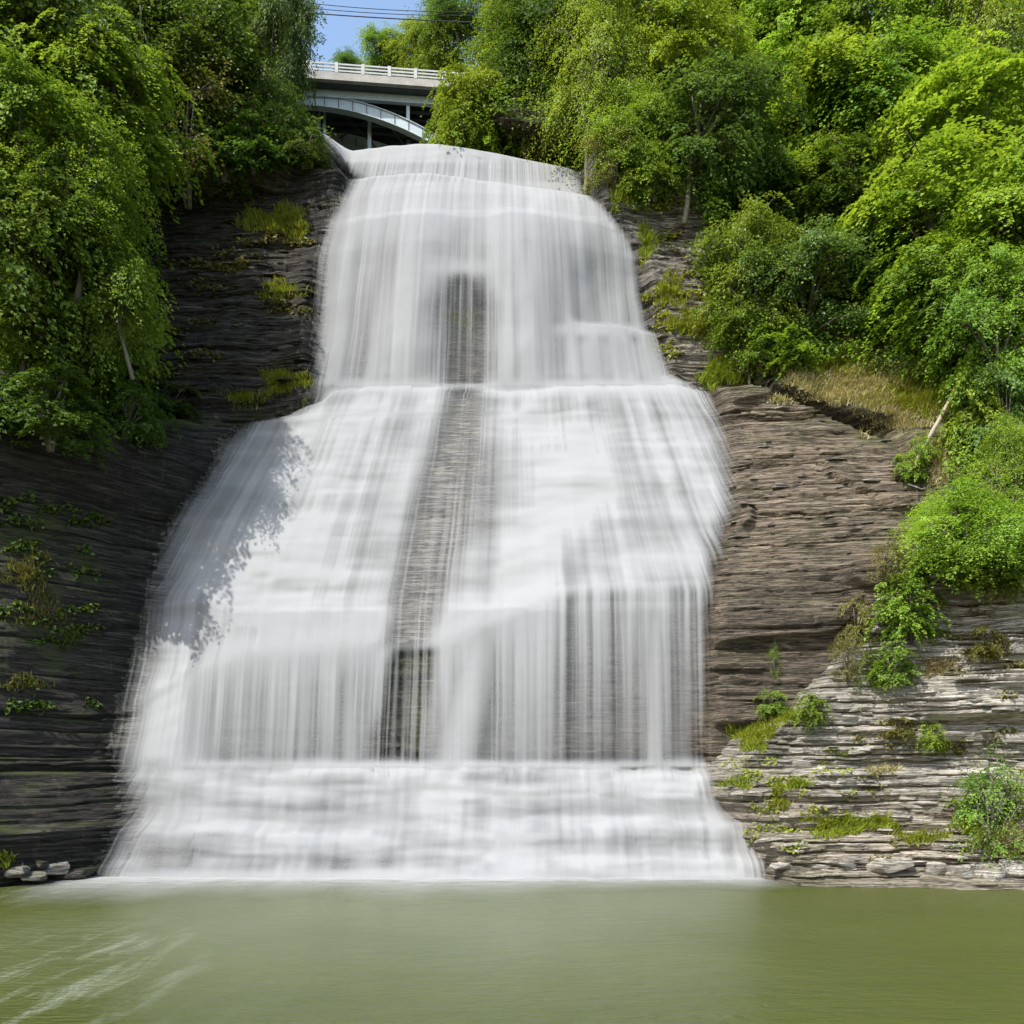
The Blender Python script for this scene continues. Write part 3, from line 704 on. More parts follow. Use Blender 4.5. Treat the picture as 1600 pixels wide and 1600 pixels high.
for (x0, y0, x1, y1, lab) in ((477, 20, 717, 34, 'lowest and thickest of the overhead wires above the bridge'),
                              (494, 13.5, 640, 23, 'middle overhead wire crossing the blue gap above the bridge'),
                              (497, 6.5, 640, 17, 'upper overhead wire crossing the blue gap above the bridge')):
    Ya, Yb_ = 80.0, 81.5
    a = Vector((PX(x0, Ya), Ya, PZ(y0, Ya))); b_ = Vector((PX(x1, Yb_), Yb_, PZ(y1, Yb_)))
    pts = []
    for t in np.linspace(-1.2, 2.4, 25): q = a.lerp(b_, t); q.z += 0.25 * (t - .5) ** 2 - 0.06; pts.append(q)
    o = link('overhead_wire', MB().tube(pts, 0.045 if 'thickest' in lab else 0.028, 5).mesh('overhead_wire'), M_WIRE)
    tag(o, lab, 'wire', 'overhead wires above the bridge')

# ------------------------------------------------------------------ vegetation
def leaves_mesh(name, P, Nrm, D, size, tint):
    """P centre-base points, Nrm leaf normals, D pointing direction, size per leaf"""
    n = len(P)
    D = D - Nrm * (D * Nrm).sum(1, keepdims=True); D /= np.linalg.norm(D, axis=1, keepdims=True) + 1e-9
    S = np.cross(Nrm, D)
    L = size[:, None]
    fold = 0.16
    v = np.empty((n, 4, 3))
    v[:, 0] = P; v[:, 1] = P + D * L * .45 + S * L * .36 + Nrm * L * fold
    v[:, 2] = P + D * L - Nrm * L * 0.12; v[:, 3] = P + D * L * .45 - S * L * .36 + Nrm * L * fold
    i = np.arange(n)[:, None] * 4
    f = np.concatenate([i + [0, 1, 2], i + [0, 2, 3]], 1).reshape(-1, 3)
    return mesh_np(name, v.reshape(-1, 3), f, False, None, {'tint': np.repeat(tint, 4)})
def unit(v): return v / (np.linalg.norm(v, axis=-1, keepdims=True) + 1e-9)

def make_crown(seed, n_lobes, n_spray, per, leaf, flat=0.55, lobe_r=0.42, tall=1.0, droop=0.5, spread=1.0):
    """unit crown: reaches about radius 1 in plan and from z=0 to z=2*tall; returns leaf mesh and a limb mesh"""
    R = np.random.RandomState(seed)
    cs = []
    k = 0
    while len(cs) < n_lobes and k < 4000:
        k += 1
        q = R.uniform(-1, 1, 3)
        if np.linalg.norm(q) > 1: continue
        q = q * np.array([0.74, 0.74, 0.82 * tall]) + np.array([0, 0, tall * 0.95])
        if all(np.linalg.norm((q - c)) > lobe_r * 0.72 for c, _ in cs): cs.append((q, lobe_r * R.uniform(0.55, 1.35)))
    for j in range(7):
        a = 6.283 * (j + R.uniform(-.3, .3)) / 7; rr = R.uniform(.25, .62)
        cs.append((np.array([rr * math.cos(a), rr * math.sin(a), tall * R.uniform(.12, .42)]), lobe_r * R.uniform(.7, .95)))
    Ps, Ns, Ds, Ls, Ts = [], [], [], [], []
    twigs = MB()
    for ci, (c, r) in enumerate(cs):
        lt = R.uniform(-.15, .15)
        root = np.array([0, 0, max(0.0, c[2] - 0.55 * np.linalg.norm(c[:2]) - 0.45)])
        mid = (root + c) / 2 + np.array([0, 0, 0.06]) + R.normal(0, .03, 3)
        twigs.tube([root, mid, c], [0.035, 0.024, 0.012], 5)
        m = max(3, int(n_spray * (r / lobe_r) ** 2))
        for j in range(m):
            d = unit(R.normal(0, 1, 3) + np.array([0, 0, 0.35]))
            out = unit(c - np.array([0, 0, tall * .8])); d = unit(d + 0.5 * out)
            far_ = R.rand() < 0.32
            pc = c + d * r * np.array([1, 1, 0.8]) * (R.uniform(1.0, 1.75) if far_ else R.uniform(0.45, 1.05) ** 0.7)
            if j % 3 == 0: twigs.tube([c, (c + pc) / 2 + np.array([0, 0, .02]), pc], [0.010, 0.007, 0.003], 4)
            az = math.atan2(d[1], d[0]) + R.normal(0, .4)
            o = np.array([math.cos(az), math.sin(az), 0.0]); side = np.array([-o[1], o[0], 0])
            sr = R.uniform(0.13, 0.25) * spread; nn = int(per * R.uniform(0.6, 1.3))
            a = R.uniform(0, 2 * math.pi, nn); rr = np.sqrt(R.uniform(0, 1, nn)) * sr
            lx, ly = rr * np.cos(a) * (2.1 if far_ else 1.6), rr * np.sin(a) * (0.6 if far_ else 0.85)
            lz = -droop * (lx + sr * .4).clip(0) ** 2 / sr - droop * 0.5 * ly ** 2 / sr + R.normal(0, sr * 0.20 * (1 - flat) + sr * .05, nn)
            tl = R.normal(0, 0.22); 
            p = pc + lx[:, None] * (o + np.array([0, 0, -.15 + tl])) + ly[:, None] * (side + np.array([0, 0, R.normal(0, .2)])) + lz[:, None] * np.array([0, 0, 1.0])
            nr = unit(np.array([0, 0, 1.0]) + 0.35 * o + 0.25 * d + R.normal(0, 0.42 * (1.3 - flat), (nn, 3)))
            dr = unit(o + 0.9 * (np.cos(a)[:, None] * o + np.sin(a)[:, None] * side) + np.array([0, 0, -.25]) + R.normal(0, .35, (nn, 3)))
            Ps.append(p); Ns.append(nr); Ds.append(dr); Ls.append(leaf * R.uniform(0.65, 1.25, nn)); Ts.append(np.clip(0.45 + lt + R.normal(0, .10) + R.normal(0, .18, nn), 0, 1))
    me = leaves_mesh('crown', np.concatenate(Ps), np.concatenate(Ns), np.concatenate(Ds), np.concatenate(Ls), np.concatenate(Ts))
    return me, twigs.mesh('limbs', True)
# variant: (crown mesh, limb mesh)
CR = {
 'maple': [make_crown(11 + i, 20, 13, 78, 0.066, 0.75, 0.40, 1.0, 0.55) for i in range(3)],
 'round': [make_crown(31 + i, 23, 14, 82, 0.052, 0.35, 0.36, 1.0, 0.35) for i in range(3)],
 'tall':  [make_crown(51 + i, 27, 13, 78, 0.052, 0.45, 0.36, 1.45, 0.5) for i in range(2)],
 'fine':  [make_crown(61 + i, 23, 15, 100, 0.038, 0.3, 0.36, 1.0, 0.6) for i in range(2)],
 'shrub': [make_crown(71 + i, 8, 10, 60, 0.105, 0.45, 0.50, 0.8, 0.5) for i in range(3)],
 'brush': [make_crown(81 + i, 12, 9, 30, 0.060, 0.1, 0.42, 0.9, 0.2) for i in range(2)],
}
_tr = random.Random(8)
def trunk_mesh(seed, tall):
    R = random.Random(seed); pts = []; x = y = 0
    n = 7
    for i in range(n):
        pts.append((x, y, -0.9 + (tall * 1.35 + 0.9) * i / (n - 1))); x += R.uniform(-.05, .05); y += R.uniform(-.05, .05)
    return MB().tube(pts, [0.05 * (1 - 0.78 * i / (n - 1)) for i in range(n)], 7).mesh('trunk', True)
TRUNKS = {k: trunk_mesh(5 + i, 1.45 if k == 'tall' else 1.0) for i, k in enumerate(CR)}
def stems_mesh():
    mb = MB(); R = random.Random(3)
    for i in range(6):
        a = R.uniform(0, 6.28); r = R.uniform(.25, .6)
        mb.tube([(0.03 * math.cos(a), 0.03 * math.sin(a), -0.35), (r * .4 * math.cos(a), r * .4 * math.sin(a), 0.5), (r * math.cos(a), r * math.sin(a), 1.15)], [0.035, 0.022, 0.008], 5)
    return mb.mesh('stem', True)
STEMS = stems_mesh()
def plant(name, cat, kind, cx, cy, rw, rh, leafm, label, group=None, Y=None, lean=0.25, k=None):
    """crown of half width rw and half height rh photo pixels seen at (cx, cy); it stands on the land below it"""
    tall = 1.45 if kind == 'tall' else (0.8 if kind == 'shrub' else 0.9 if kind == 'brush' else 1.0)
    b = hit(cx, cy + rh * 0.92)[0] if Y is None else np.array([PX(cx, Y), Y, PZ(cy + rh * .92, Y)])
    Yb = b[1]; r = 1.16 * rw * Yb / F; hz = 1.10 * rh * Yb / F
    sz = hz / tall; yy = Yb - lean * r
    o = empty(name, (float(PX(cx, yy)), float(yy), float(PZ(cy + rh, yy))), _tr.uniform(0, 6.28))
    o.scale = (r * _tr.uniform(.88, 1.14), r * _tr.uniform(.85, 1.05), sz)
    o.rotation_euler = (_tr.uniform(-.16, .16) + 0.10 * (name != 'shrub'), _tr.uniform(-.18, .18), _tr.uniform(0, 6.28))
    tag(o, label, cat, group)
    v = CR[kind][(k if k is not None else _tr.randrange(99)) % len(CR[kind])]
    c = link('crown', v[0], leafm, o); link('limbs', v[1], M_BARK, o)
    if kind in ('shrub', 'brush') or name == 'shrub': link('stem', STEMS, M_BARK, o)
    else:
        t = link('trunk', TRUNKS[kind], M_BARK, o)
    return o
T = lambda *a, **k: plant('leafy_tree', 'tree', *a, **k)
S_ = lambda *a, **k: plant('shrub', 'shrub', *a, **k)
G_FAR, G_RU, G_RM, G_LU, G_LN = 'trees beyond the bridge', 'trees on the upper right slope', 'trees on the right slope beside the falls', 'trees above the left cliff', 'trees overhanging the left wall'
# --- beyond the bridge
T('round', 592, 92, 34, 30, L_MID, 'round tree just above the bridge railing, nearest the blue sky', G_FAR, Y=98, k=0)
T('round', 648, 84, 42, 44, L_BRIGHT, 'bright rounded tree directly above the middle of the bridge railing', G_FAR, Y=96, k=1)
T('fine', 545, 106, 28, 16, L_BLUE, 'small hazy tree low behind the left end of the bridge railing', G_FAR, Y=106)
T('round', 702, 72, 38, 56, L_MID, 'leafy tree behind the right end of the bridge railing', G_FAR, Y=92, k=2)
T('fine', 715, 6, 40, 32, L_BLUE, 'thin feathery tree top at the picture top right of the wires', G_FAR, Y=90)
S_('shrub', 560, 222, 40, 14, L_BRIGHT, 'sunlit shrub seen under the bridge arch', Y=95)
S_('shrub', 640, 212, 40, 22, L_MID, 'dark shrub under the right foot of the bridge arch', Y=90)
S_('shrub', 690, 205, 24, 30, L_MID, 'bush beside the right foot of the arch above the lip', Y=74)
S_('shrub', 530, 215, 40, 22, L_DARK, 'dark bush under the left part of the arch', Y=92)
# --- upper right slope
T('tall', 775, 70, 52, 110, L_MID, 'tall tree with bare branches right of the bridge end', G_RU, Y=76)
T('maple', 735, 165, 52, 66, L_BRIGHT, 'bushy tree hiding the right end of the bridge', Y=72.5)
S_('shrub', 795, 205, 56, 46, L_MID, 'rounded bush above the lip right of the bridge', lean=.1)
S_('fine', 858, 195, 46, 58, L_DRY, 'dull drooping bush above the right end of the falls lip', lean=.1)
S_('shrub', 740, 222, 34, 26, L_BRIGHT, 'low bright bush on the lip below the bushy tree', Y=73)
S_('shrub', 815, 226, 34, 22, L_MID, 'low bush close above the white lip, right of middle', Y=74)
S_('shrub', 876, 236, 30, 20, L_DRY, 'low dull bush close above the right part of the lip', Y=73)
S_('shrub', 905, 215, 34, 34, L_MID, 'bush at the far right end of the falls lip', lean=.1)
T('round', 845, 70, 70, 96, L_DARK, 'dark tree in the hollow above the right end of the lip', G_RU, Y=74)
T('fine', 925, 110, 72, 106, L_BRIGHT, 'bright feathery tree above the falls upper right corner', G_RU)
S_('fine', 985, 215, 62, 62, L_BRIGHT, 'bright feathery bush over the upper right rock ledge', lean=.1)
S_('shrub', 1020, 265, 40, 34, L_MID, 'low bush hanging on the ledge below the feathery bush', lean=.1)
S_('brush', 960, 255, 40, 36, L_DRY, 'dry straggly bush on the upper right rock ledge', lean=.1)
T('round', 965, 20, 80, 80, L_MID, 'tree at the top edge right of centre', G_RU)
T('round', 1045, 75, 80, 84, L_BRIGHT, 'rounded bright tree high on the slope, up and right of the falls', G_RU)
T('maple', 1085, 190, 76, 82, L_BLUE, 'blue green tree above the rock face right of the upper fall', G_RU)
T('maple', 1160, 40, 92, 90, L_BRIGHT, 'bright tree at the top edge above the blue green tree', G_RU)
T('maple', 1185, 165, 90, 76, L_BRIGHT, 'yellow green tree above the bleached dead branches', G_RU)
T('maple', 1270, 60, 96, 92, L_BRIGHT, 'yellow green tree at the top edge of the right slope', G_RU)
T('maple', 1300, 190, 100, 84, L_BRIGHT, 'wide layered yellow green tree in the middle of the right slope', G_RM)
T('round', 1385, 60, 96, 96, L_MID, 'mid green tree at the top edge, third from the right corner', G_RU)
T('maple', 1400, 190, 92, 84, L_MID, 'mid green layered tree left of the right corner trees', G_RM)
T('fine', 1485, 75, 92, 104, L_BRIGHT, 'bright soft tree second from the upper right corner', G_RU, lean=.5)
T('fine', 1570, 70, 80, 120, L_BRIGHT, 'bright soft tree in the upper right corner', G_RU, lean=.5)
T('maple', 1520, 230, 100, 90, L_BRIGHT, 'layered light green tree at the right edge below the corner tree', G_RM, lean=.6)
T('maple', 1345, 320, 84, 84, L_DARK, 'dark tree in the shaded hollow of the right slope', G_RM)
T('maple', 1270, 300, 70, 56, L_MID, 'tree overhanging the earthy patch on the right slope', G_RM)
T('maple', 1480, 345, 104, 84, L_BRIGHT, 'light green tree with long horizontal branches at the right', G_RM, lean=.7)
T('maple', 1565, 380, 80, 100, L_BRIGHT, 'light tree cut by the right edge at mid height', G_RM, lean=.7)
T('round', 1190, 440, 78, 84, L_MID, 'bushy tree beside the grassy ledges right of the upper fall', G_RM)
T('maple', 1190, 320, 62, 74, L_BLUE, 'slender pale tree in front of the grey rock face', G_RM)
T('round', 1262, 448, 80, 84, L_BLUE, 'bushy tree with pale stems above the dry grass bank', G_RM)
T('round', 1170, 530, 56, 56, L_MID, 'low bushy tree nearest the falls middle shelf', G_RM)
T('maple', 1360, 412, 80, 62, L_DARK, 'dark shaded tree behind the long branches', G_RM)
T('maple', 1480, 455, 84, 68, L_MID, 'leafy tree above the right end of the dry grass bank', G_RM, lean=.6)
T('round', 1560, 520, 76, 90, L_MID, 'tree at the right edge just below mid height', G_RM, lean=.6)
S_('shrub', 1240, 552, 40, 24, L_MID, 'low bush at the upper rim of the dry grass bank')
S_('shrub', 1400, 490, 52, 36, L_BRIGHT, 'leafy bush over the dry grass bank')
S_('shrub', 1515, 645, 42, 52, L_BRIGHT, 'bright leafy bush right of the leaning dead trunk')
S_('shrub', 1575, 640, 50, 60, L_BLUE, 'bluish bush at the right edge beside the leaning dead trunk')
S_('shrub', 1425, 722, 26, 24, L_BRIGHT, 'small bright bush at the foot of the leaning dead trunk')
S_('fine', 1515, 825, 84, 56, L_BRIGHT, 'large soft bright bush overhanging the pale bank', lean=.3)
S_('shrub', 1475, 862, 50, 36, L_BRIGHT, 'lower fringe of bright leaves under the large soft bush', lean=.3)
S_('shrub', 1545, 880, 44, 30, L_MID, 'darker bush tucked under the large soft bush', lean=.2)
S_('fine', 1590, 740, 60, 70, L_BRIGHT, 'soft bright bush at the right edge above the pale bank', lean=.5)
S_('shrub', 1590, 880, 40, 34, L_MID, 'small bush at the right edge under the soft bright bushes')
S_('shrub', 1424, 952, 46, 38, L_MID, 'round green bush on the crest of the pale bank')
S_('shrub', 1394, 1036, 33, 25, L_MID, 'compact deep green bush on the pale rock face')
S_('shrub', 1338, 968, 24, 30, L_DRY, 'yellowish bush where the brown slab meets the pale bank')
S_('brush', 1325, 1030, 26, 28, L_DRY, 'straggly bush with bare twigs beside the brown slab')
S_('shrub', 1538, 1003, 27, 22, L_DRY, 'small yellowish bush on the dark overhanging beds')
S_('brush', 1212, 1035, 10, 20, L_MID, 'tiny plant clinging to the brown vertical wall')
S_('shrub', 1207, 1095, 20, 14, L_MID, 'small plant at the top of the mossy ledge by the falls')
S_('shrub', 1268, 1108, 24, 16, L_MID, 'small plant where the mossy ledge meets the pale bank')
S_('brush', 1548, 1275, 60, 62, L_MID, 'tall grassy bush at the right edge above the waterline')
S_('shrub', 1535, 1240, 34, 28, L_BLUE, 'leafy top growing over the grassy bush at the waterline')
S_('shrub', 1405, 1136, 20, 14, L_DRY, 'small dry plant in the middle of the pale bank')
S_('shrub', 1458, 1150, 18, 16, L_BRIGHT, 'small bright plant on the lower pale bank')
S_('brush', 1380, 880, 30, 26, L_DRY, 'dry bush on the upper rim of the brown slab')
# --- left side
T('maple', 90, 505, 112, 100, L_MID, 'deep green tree overhanging the dark left wall, lowest of the left trees', G_LN, k=0, lean=.15)
T('maple', 185, 415, 56, 92, L_MID, 'tree whose branch tips reach the dark rock left of the upper fall', G_LN, Y=54, k=1, lean=.1)
T('maple', 40, 420, 110, 120, L_MID, 'large tree at the left edge at one quarter height', G_LN, Y=53, k=2, lean=0)
T('fine', 118, 300, 100, 92, L_MID, 'leafy tree above the lowest left trees', G_LN, Y=54)
T('maple', 30, 240, 110, 120, L_MID, 'green tree at the left edge in the upper quarter', G_LN, Y=54, k=0)
T('maple', 175, 165, 96, 90, L_BRIGHT, 'sunlit yellow green tree in the upper left', G_LU, Y=59, k=2)
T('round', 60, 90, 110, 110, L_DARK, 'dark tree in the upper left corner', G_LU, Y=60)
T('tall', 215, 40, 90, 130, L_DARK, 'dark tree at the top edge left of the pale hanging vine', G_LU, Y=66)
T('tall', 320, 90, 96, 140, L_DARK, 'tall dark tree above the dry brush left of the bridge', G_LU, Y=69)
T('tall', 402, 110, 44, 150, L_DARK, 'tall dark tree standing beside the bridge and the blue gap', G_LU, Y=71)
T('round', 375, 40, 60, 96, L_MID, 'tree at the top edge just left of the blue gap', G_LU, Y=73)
T('fine', 440, 200, 50, 52, L_DARK, 'low dark tree left of the falls lip', Y=68.5)
S_('brush', 290, 215, 74, 76, L_DRY, 'dry straggly brush on the rim of the upper left cliff', lean=.1)
S_('brush', 255, 160, 40, 40, L_BRIGHT, 'small sunlit bush above the dry brush')
S_('shrub', 395, 232, 46, 28, L_DARK, 'dark shrub on the cliff rim left of the lip')
S_('shrub', 350, 240, 40, 30, L_DARK, 'dark shrub right beside the dry brush')
S_('shrub', 475, 232, 34, 22, L_DARK, 'dark shrub at the left end of the falls lip')
S_('shrub', 200, 640, 50, 34, L_DARK, 'shaded bush below the lowest left tree')
S_('shrub', 78, 640, 80, 44, L_DARK, 'shaded hanging growth under the left trees at the left edge')
S_('shrub', 270, 625, 34, 22, L_DARK, 'small shaded bush on the left ledge')

# undergrowth: leaves all over the wooded slopes
def undergrowth(name, m, pxr, pyr, leafm, label, size, seed, test=None, rad=0.95, per=60):
    R = np.random.RandomState(seed)
    px = R.uniform(*pxr, m); py = R.uniform(*pyr, m)
    if test is not None: k = test(px, py); px, py = px[k], py[k]
    C = hit(px, py); m = len(C); rr = rad * R.uniform(.5, 1.3, m)
    C = C + np.stack([0 * rr, -0.7 * rr, 0.1 * rr], -1)
    q = unit(R.normal(0, 1, (m * per, 3)) + [0, -.3, .4]) * (R.uniform(.25, 1, m * per) ** .5)[:, None]
    rp = np.repeat(rr, per)[:, None]
    P = np.repeat(C, per, 0) + q * rp * [1.15, .9, .8]
    nn = len(P)
    Nn = unit(np.array([0, -0.3, 0.9]) + 0.4 * q + R.normal(0, .38, (nn, 3))); D = unit(q + np.array([0, -.2, -.45]) + R.normal(0, .5, (nn, 3)))
    tint = np.clip(np.repeat(R.normal(.42, .16, m), per) + R.normal(0, .16, nn), 0, 1)
    o = link(name, leaves_mesh(name, P, Nn, D, size * R.uniform(.6, 1.3, nn), tint), leafm)
    return tag(o, label, 'undergrowth', kind='stuff')
undergrowth('undergrowth', 2300, (690, 1610), (-60, 640), L_MID, 'leafy ground cover on the right hillside', 0.24, 1,
            lambda x, y: (y < np.interp(x, [690, 880, 930, 1000, 1060, 1130, 1240, 1600], [238, 246, 200, 235, 200, 560, 560, 640])) & ~((np.abs(x - 1290) < 60) & (np.abs(y - 262) < 34)))
undergrowth('undergrowth', 300, (1440, 1610), (560, 900), L_BRIGHT, 'sunlit ground cover on the slope above the pale bank', 0.22, 5, lambda x, y: x > np.interp(y, [560, 640, 780, 900], [1440, 1500, 1480, 1500]))
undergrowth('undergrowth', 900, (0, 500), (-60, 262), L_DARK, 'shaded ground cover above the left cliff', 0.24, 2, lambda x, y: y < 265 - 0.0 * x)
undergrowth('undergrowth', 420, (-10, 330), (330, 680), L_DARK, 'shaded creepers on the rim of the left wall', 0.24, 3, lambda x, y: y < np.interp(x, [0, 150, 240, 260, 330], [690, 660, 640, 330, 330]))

# grass: blades on ledges
def grass(n, cx, cy, rx, ry, length, leafm, label, seed, cat='grass', hang=0.25, Y=None):
    R = np.random.RandomState(seed)
    a = R.uniform(0, 6.28, n); r = np.sqrt(R.uniform(0, 1, n)) * (0.8 + 0.35 * np.sin(a * 3 + seed) + .2 * np.sin(a * 7))
    px, py = cx + rx * r * np.cos(a), cy + ry * r * np.sin(a)
    P = hit(px, py, step=0.06) + R.normal(0, .04, (n, 3))
    D = unit(np.array([0, -hang, 1.0]) + R.normal(0, .38, (n, 3)))
    L = length * R.uniform(.5, 1.25, n)[:, None]
    S = unit(np.cross(D, R.normal(0, 1, (n, 3)))); w = 0.045 * L + 0.012
    bend = unit(np.array([0, -1.0, -0.4]) + R.normal(0, .6, (n, 3)))
    v = np.empty((n, 5, 3)); v[:, 0] = P - S * w; v[:, 1] = P + S * w
    m = P + D * L * .6
    v[:, 2] = m + S * w * .8; v[:, 3] = m - S * w * .8; v[:, 4] = P + D * L * .92 + bend * L * .35
    i = np.arange(n)[:, None] * 5
    f = np.concatenate([i + [0, 1, 2], i + [0, 2, 3], i + [3, 2, 4]], 1).reshape(-1, 3)
    o = link('grass_patch', mesh_np('grass_patch', v.reshape(-1, 3), f, False, None, {'tint': np.repeat(np.clip(R.normal(.5, .25, n), 0, 1), 5)}), leafm)
    return tag(o, label, cat, kind='stuff')
for i, g in enumerate([
 (2200, 440, 352, 52, 26, 0.55, L_GRASS, 'bright moss and grass on the dark ledge left of the upper fall'),
 (500, 395, 345, 26, 18, 0.5, L_GRASS, 'thin grass left of the bright mossy ledge'),
 (900, 440, 458, 44, 18, 0.45, L_GRASS, 'smaller moss strip below the bright mossy ledge'),
 (1800, 445, 600, 44, 20, 0.5, L_GRASS, 'bright grass on the shelf left of the upper fall foot'),
 (700, 385, 626, 40, 16, 0.45, L_GRASS, 'dull grass at the left end of the shelf'),
 (1000, 722, 500, 30, 14, 0.4, L_GRASS, 'moss behind the thin water in the dark alcove'),
 (1800, 1075, 512, 42, 22, 0.55, L_GRASS, 'bright grassy ledge right of the upper fall'),
 (1400, 1045, 462, 34, 30, 0.5, L_GRASS, 'grass tufts above the bright grassy ledge'),
 (2400, 1130, 590, 44, 22, 0.6, L_GRASS, 'bright grass at the right end of the middle shelf'),
 (900, 1010, 385, 16, 34, 0.5, L_GRASS, 'narrow grass beside the right edge of the upper fall'),
 (1800, 975, 285, 44, 44, 0.6, L_GRASS, 'sunlit hanging grass on the ledge by the lip right end'),
 (5200, 1340, 600, 120, 40, 0.55, L_STRAW, 'dry straw coloured grass bank above the brown slab'),
 (2400, 1430, 625, 70, 34, 0.55, L_GRASS, 'green grass on the right end of the dry bank'),
 (2400, 1300, 575, 90, 22, 0.6, L_GRASS, 'pale green grass along the top of the dry bank'),
 (1500, 1270, 622, 90, 12, 0.5, L_STRAW, 'straw grass hanging over the upper rim of the brown slab'),
 (1500, 1385, 662, 60, 22, 0.55, L_STRAW, 'straw grass above the dark overhang of the brown slab'),
 (1200, 1480, 720, 50, 40, 0.5, L_STRAW, 'dry grass behind the leaning dead trunk'),
 (2000, 1175, 1150, 44, 26, 0.45, L_GRASS, 'bright moss on the ledge beside the lower curtain'),
 (800, 1225, 1122, 34, 12, 0.4, L_GRASS, 'moss along the top of the low rock ledge'),
 (800, 1150, 1226, 30, 9, 0.35, L_GRASS, 'moss strip beside the lowest water step'),
 (700, 1215, 1250, 16, 26, 0.4, L_GRASS, 'moss hanging down the low dark ledge'),
 (600, 1245, 1228, 22, 8, 0.35, L_GRASS, 'thin moss right of the hanging moss'),
 (2600, 1318, 1292, 76, 18, 0.5, L_GRASS, 'green plants on the low ledge above the waterline'),
 (600, 1440, 1310, 50, 10, 0.4, L_GRASS, 'thin grass along the low ledge towards the right'),
 (1400, 1545, 1295, 54, 34, 0.7, L_GRASS, 'long grass around the bush at the right waterline'),
 (900, 1560, 1325, 40, 18, 0.8, L_STRAW, 'dead straw grass hanging at the right waterline'),
 (500, 1400, 1150, 34, 10, 0.4, L_STRAW, 'dry grass on the pale bank'),
 (400, 1470, 1165, 26, 14, 0.4, L_GRASS, 'thin grass on the pale bank by the small bright plant'),
 (600, 1465, 1045, 30, 14, 0.45, L_STRAW, 'dry grass at the foot of the overhanging beds'),
 (800, 1560, 930, 40, 14, 0.5, L_STRAW, 'dry grass under the soft bright bushes'),
 (500, 1380, 1205, 30, 8, 0.3, L_STRAW, 'sparse dry grass in a crack of the pale bank'),
 (700, 45, 900, 40, 40, 0.45, L_DRY, 'dull moss on the shaded left wall'),
 (500, 60, 960, 50, 30, 0.45, L_DRY, 'shaded hanging moss at the left edge'),
 (400, 40, 1070, 40, 12, 0.4, L_DRY, 'moss on the low left ledge'),
 (400, 110, 1000, 24, 16, 0.4, L_DARK, 'sparse plants on the shaded left wall near the falls'),
 (300, 10, 1345, 14, 14, 0.4, L_GRASS, 'grass tuft at the left edge above the waterline'),
]):
    grass(*g, 200 + i)

# small plants rooted along the bedding cracks of the walls
def crack_plants(label, strips, leafm, seed, length=0.3):
    R = np.random.RandomState(seed); px, py = [], []
    for (x, y, w) in strips:
        n = int(w * R.uniform(2.0, 5.0)); t = R.beta(1.2, 1.2, n)
        px.append(x + w * (t - .5) * 2); py.append(y + R.normal(0, 3.0, n) - 4 * np.abs(R.normal(0, 1, n)) * 0 + 3 * np.sin(t * 9 + x))
    px, py = np.concatenate(px), np.concatenate(py); n = len(px)
    P = hit(px, py) + R.normal(0, .05, (n, 3))
    D = unit(np.array([0, -.6, .4]) + R.normal(0, .6, (n, 3))); Nn = unit(np.array([0, -.5, .8]) + R.normal(0, .5, (n, 3)))
    o = link('crack_plants', leaves_mesh('crack_plants', P, Nn, D, length * R.uniform(.4, 1.3, n), np.clip(R.normal(.45, .25, n), 0, 1)), leafm)
    return tag(o, label, 'plants', kind='stuff')
_q = np.random.RandomState(77)
crack_plants('sparse creepers in the cracks of the upper left cliff', [(_q.uniform(260, 470), _q.uniform(275, 600), _q.uniform(12, 46)) for _ in range(26)], L_DRY, 301)
crack_plants('sparse plants along the ledges right of the upper fall', [(_q.uniform(1000, 1120), _q.uniform(300, 570), _q.uniform(10, 36)) for _ in range(22)], L_GRASS, 302)
crack_plants('sparse tufts in the cracks of the pale bank', [(x_, _q.uniform(950, 1345), _q.uniform(8, 34)) for x_ in _q.uniform(1330, 1595, 34)], L_DRY, 303, 0.24)
crack_plants('low mossy growth on the bank beside the foot of the falls', [(_q.uniform(1130, 1330), _q.uniform(1170, 1335), _q.uniform(8, 30)) for _ in range(30)], L_GRASS, 304, 0.2)
crack_plants('shaded creepers on the dark lower left wall', [(_q.uniform(0, 150), _q.uniform(760, 1110), _q.uniform(10, 40)) for _ in range(26)], L_DARK, 305)

# ------------------------------------------------------------------ dead wood
def wood(name, cat, pix, dy, r, mat, label, k=7):
    P = hit([p[0] for p in pix], [p[1] for p in pix]); Y0 = P[0][1]
    pts = []
    for (px, py), f in zip(pix, dy): Y = Y0 + f; pts.append((float(PX(px, Y)), Y, float(PZ(py, Y))))
    n = len(pts)
    return tag(link(name, MB().tube(pts, [r * (1 - 0.5 * i / (n - 1)) for i in range(n)], k).mesh(name, True), mat), label, cat)
wood('dead_trunk', 'dead trunk', [(1420, 752), (1432, 722), (1448, 690), (1468, 655), (1485, 622), (1498, 596)], [0.1, -.3, -.5, -.5, -.3, 0], 0.17, M_DEAD, 'pale dead trunk leaning on the slope above the brown slab')
wood('bare_branch', 'branch', [(1236, 214), (1232, 226), (1229, 236), (1234, 246), (1238, 258)], [-2.2, -2.3, -2.4, -2.4, -2.3], 0.07, M_PALEWOOD, 'bleached crooked branch hanging over the earthy patch, left one')
wood('bare_branch', 'branch', [(1247, 222), (1245, 240), (1240, 262)], [-2.2, -2.4, -2.4], 0.05, M_PALEWOOD, 'thin bleached branch hanging beside the crooked one')
wood('bare_branch', 'branch', [(1220, 216), (1245, 212), (1268, 214)], [-2.0, -2.3, -2.3], 0.05, M_PALEWOOD, 'bleached horizontal branch above the earthy patch')
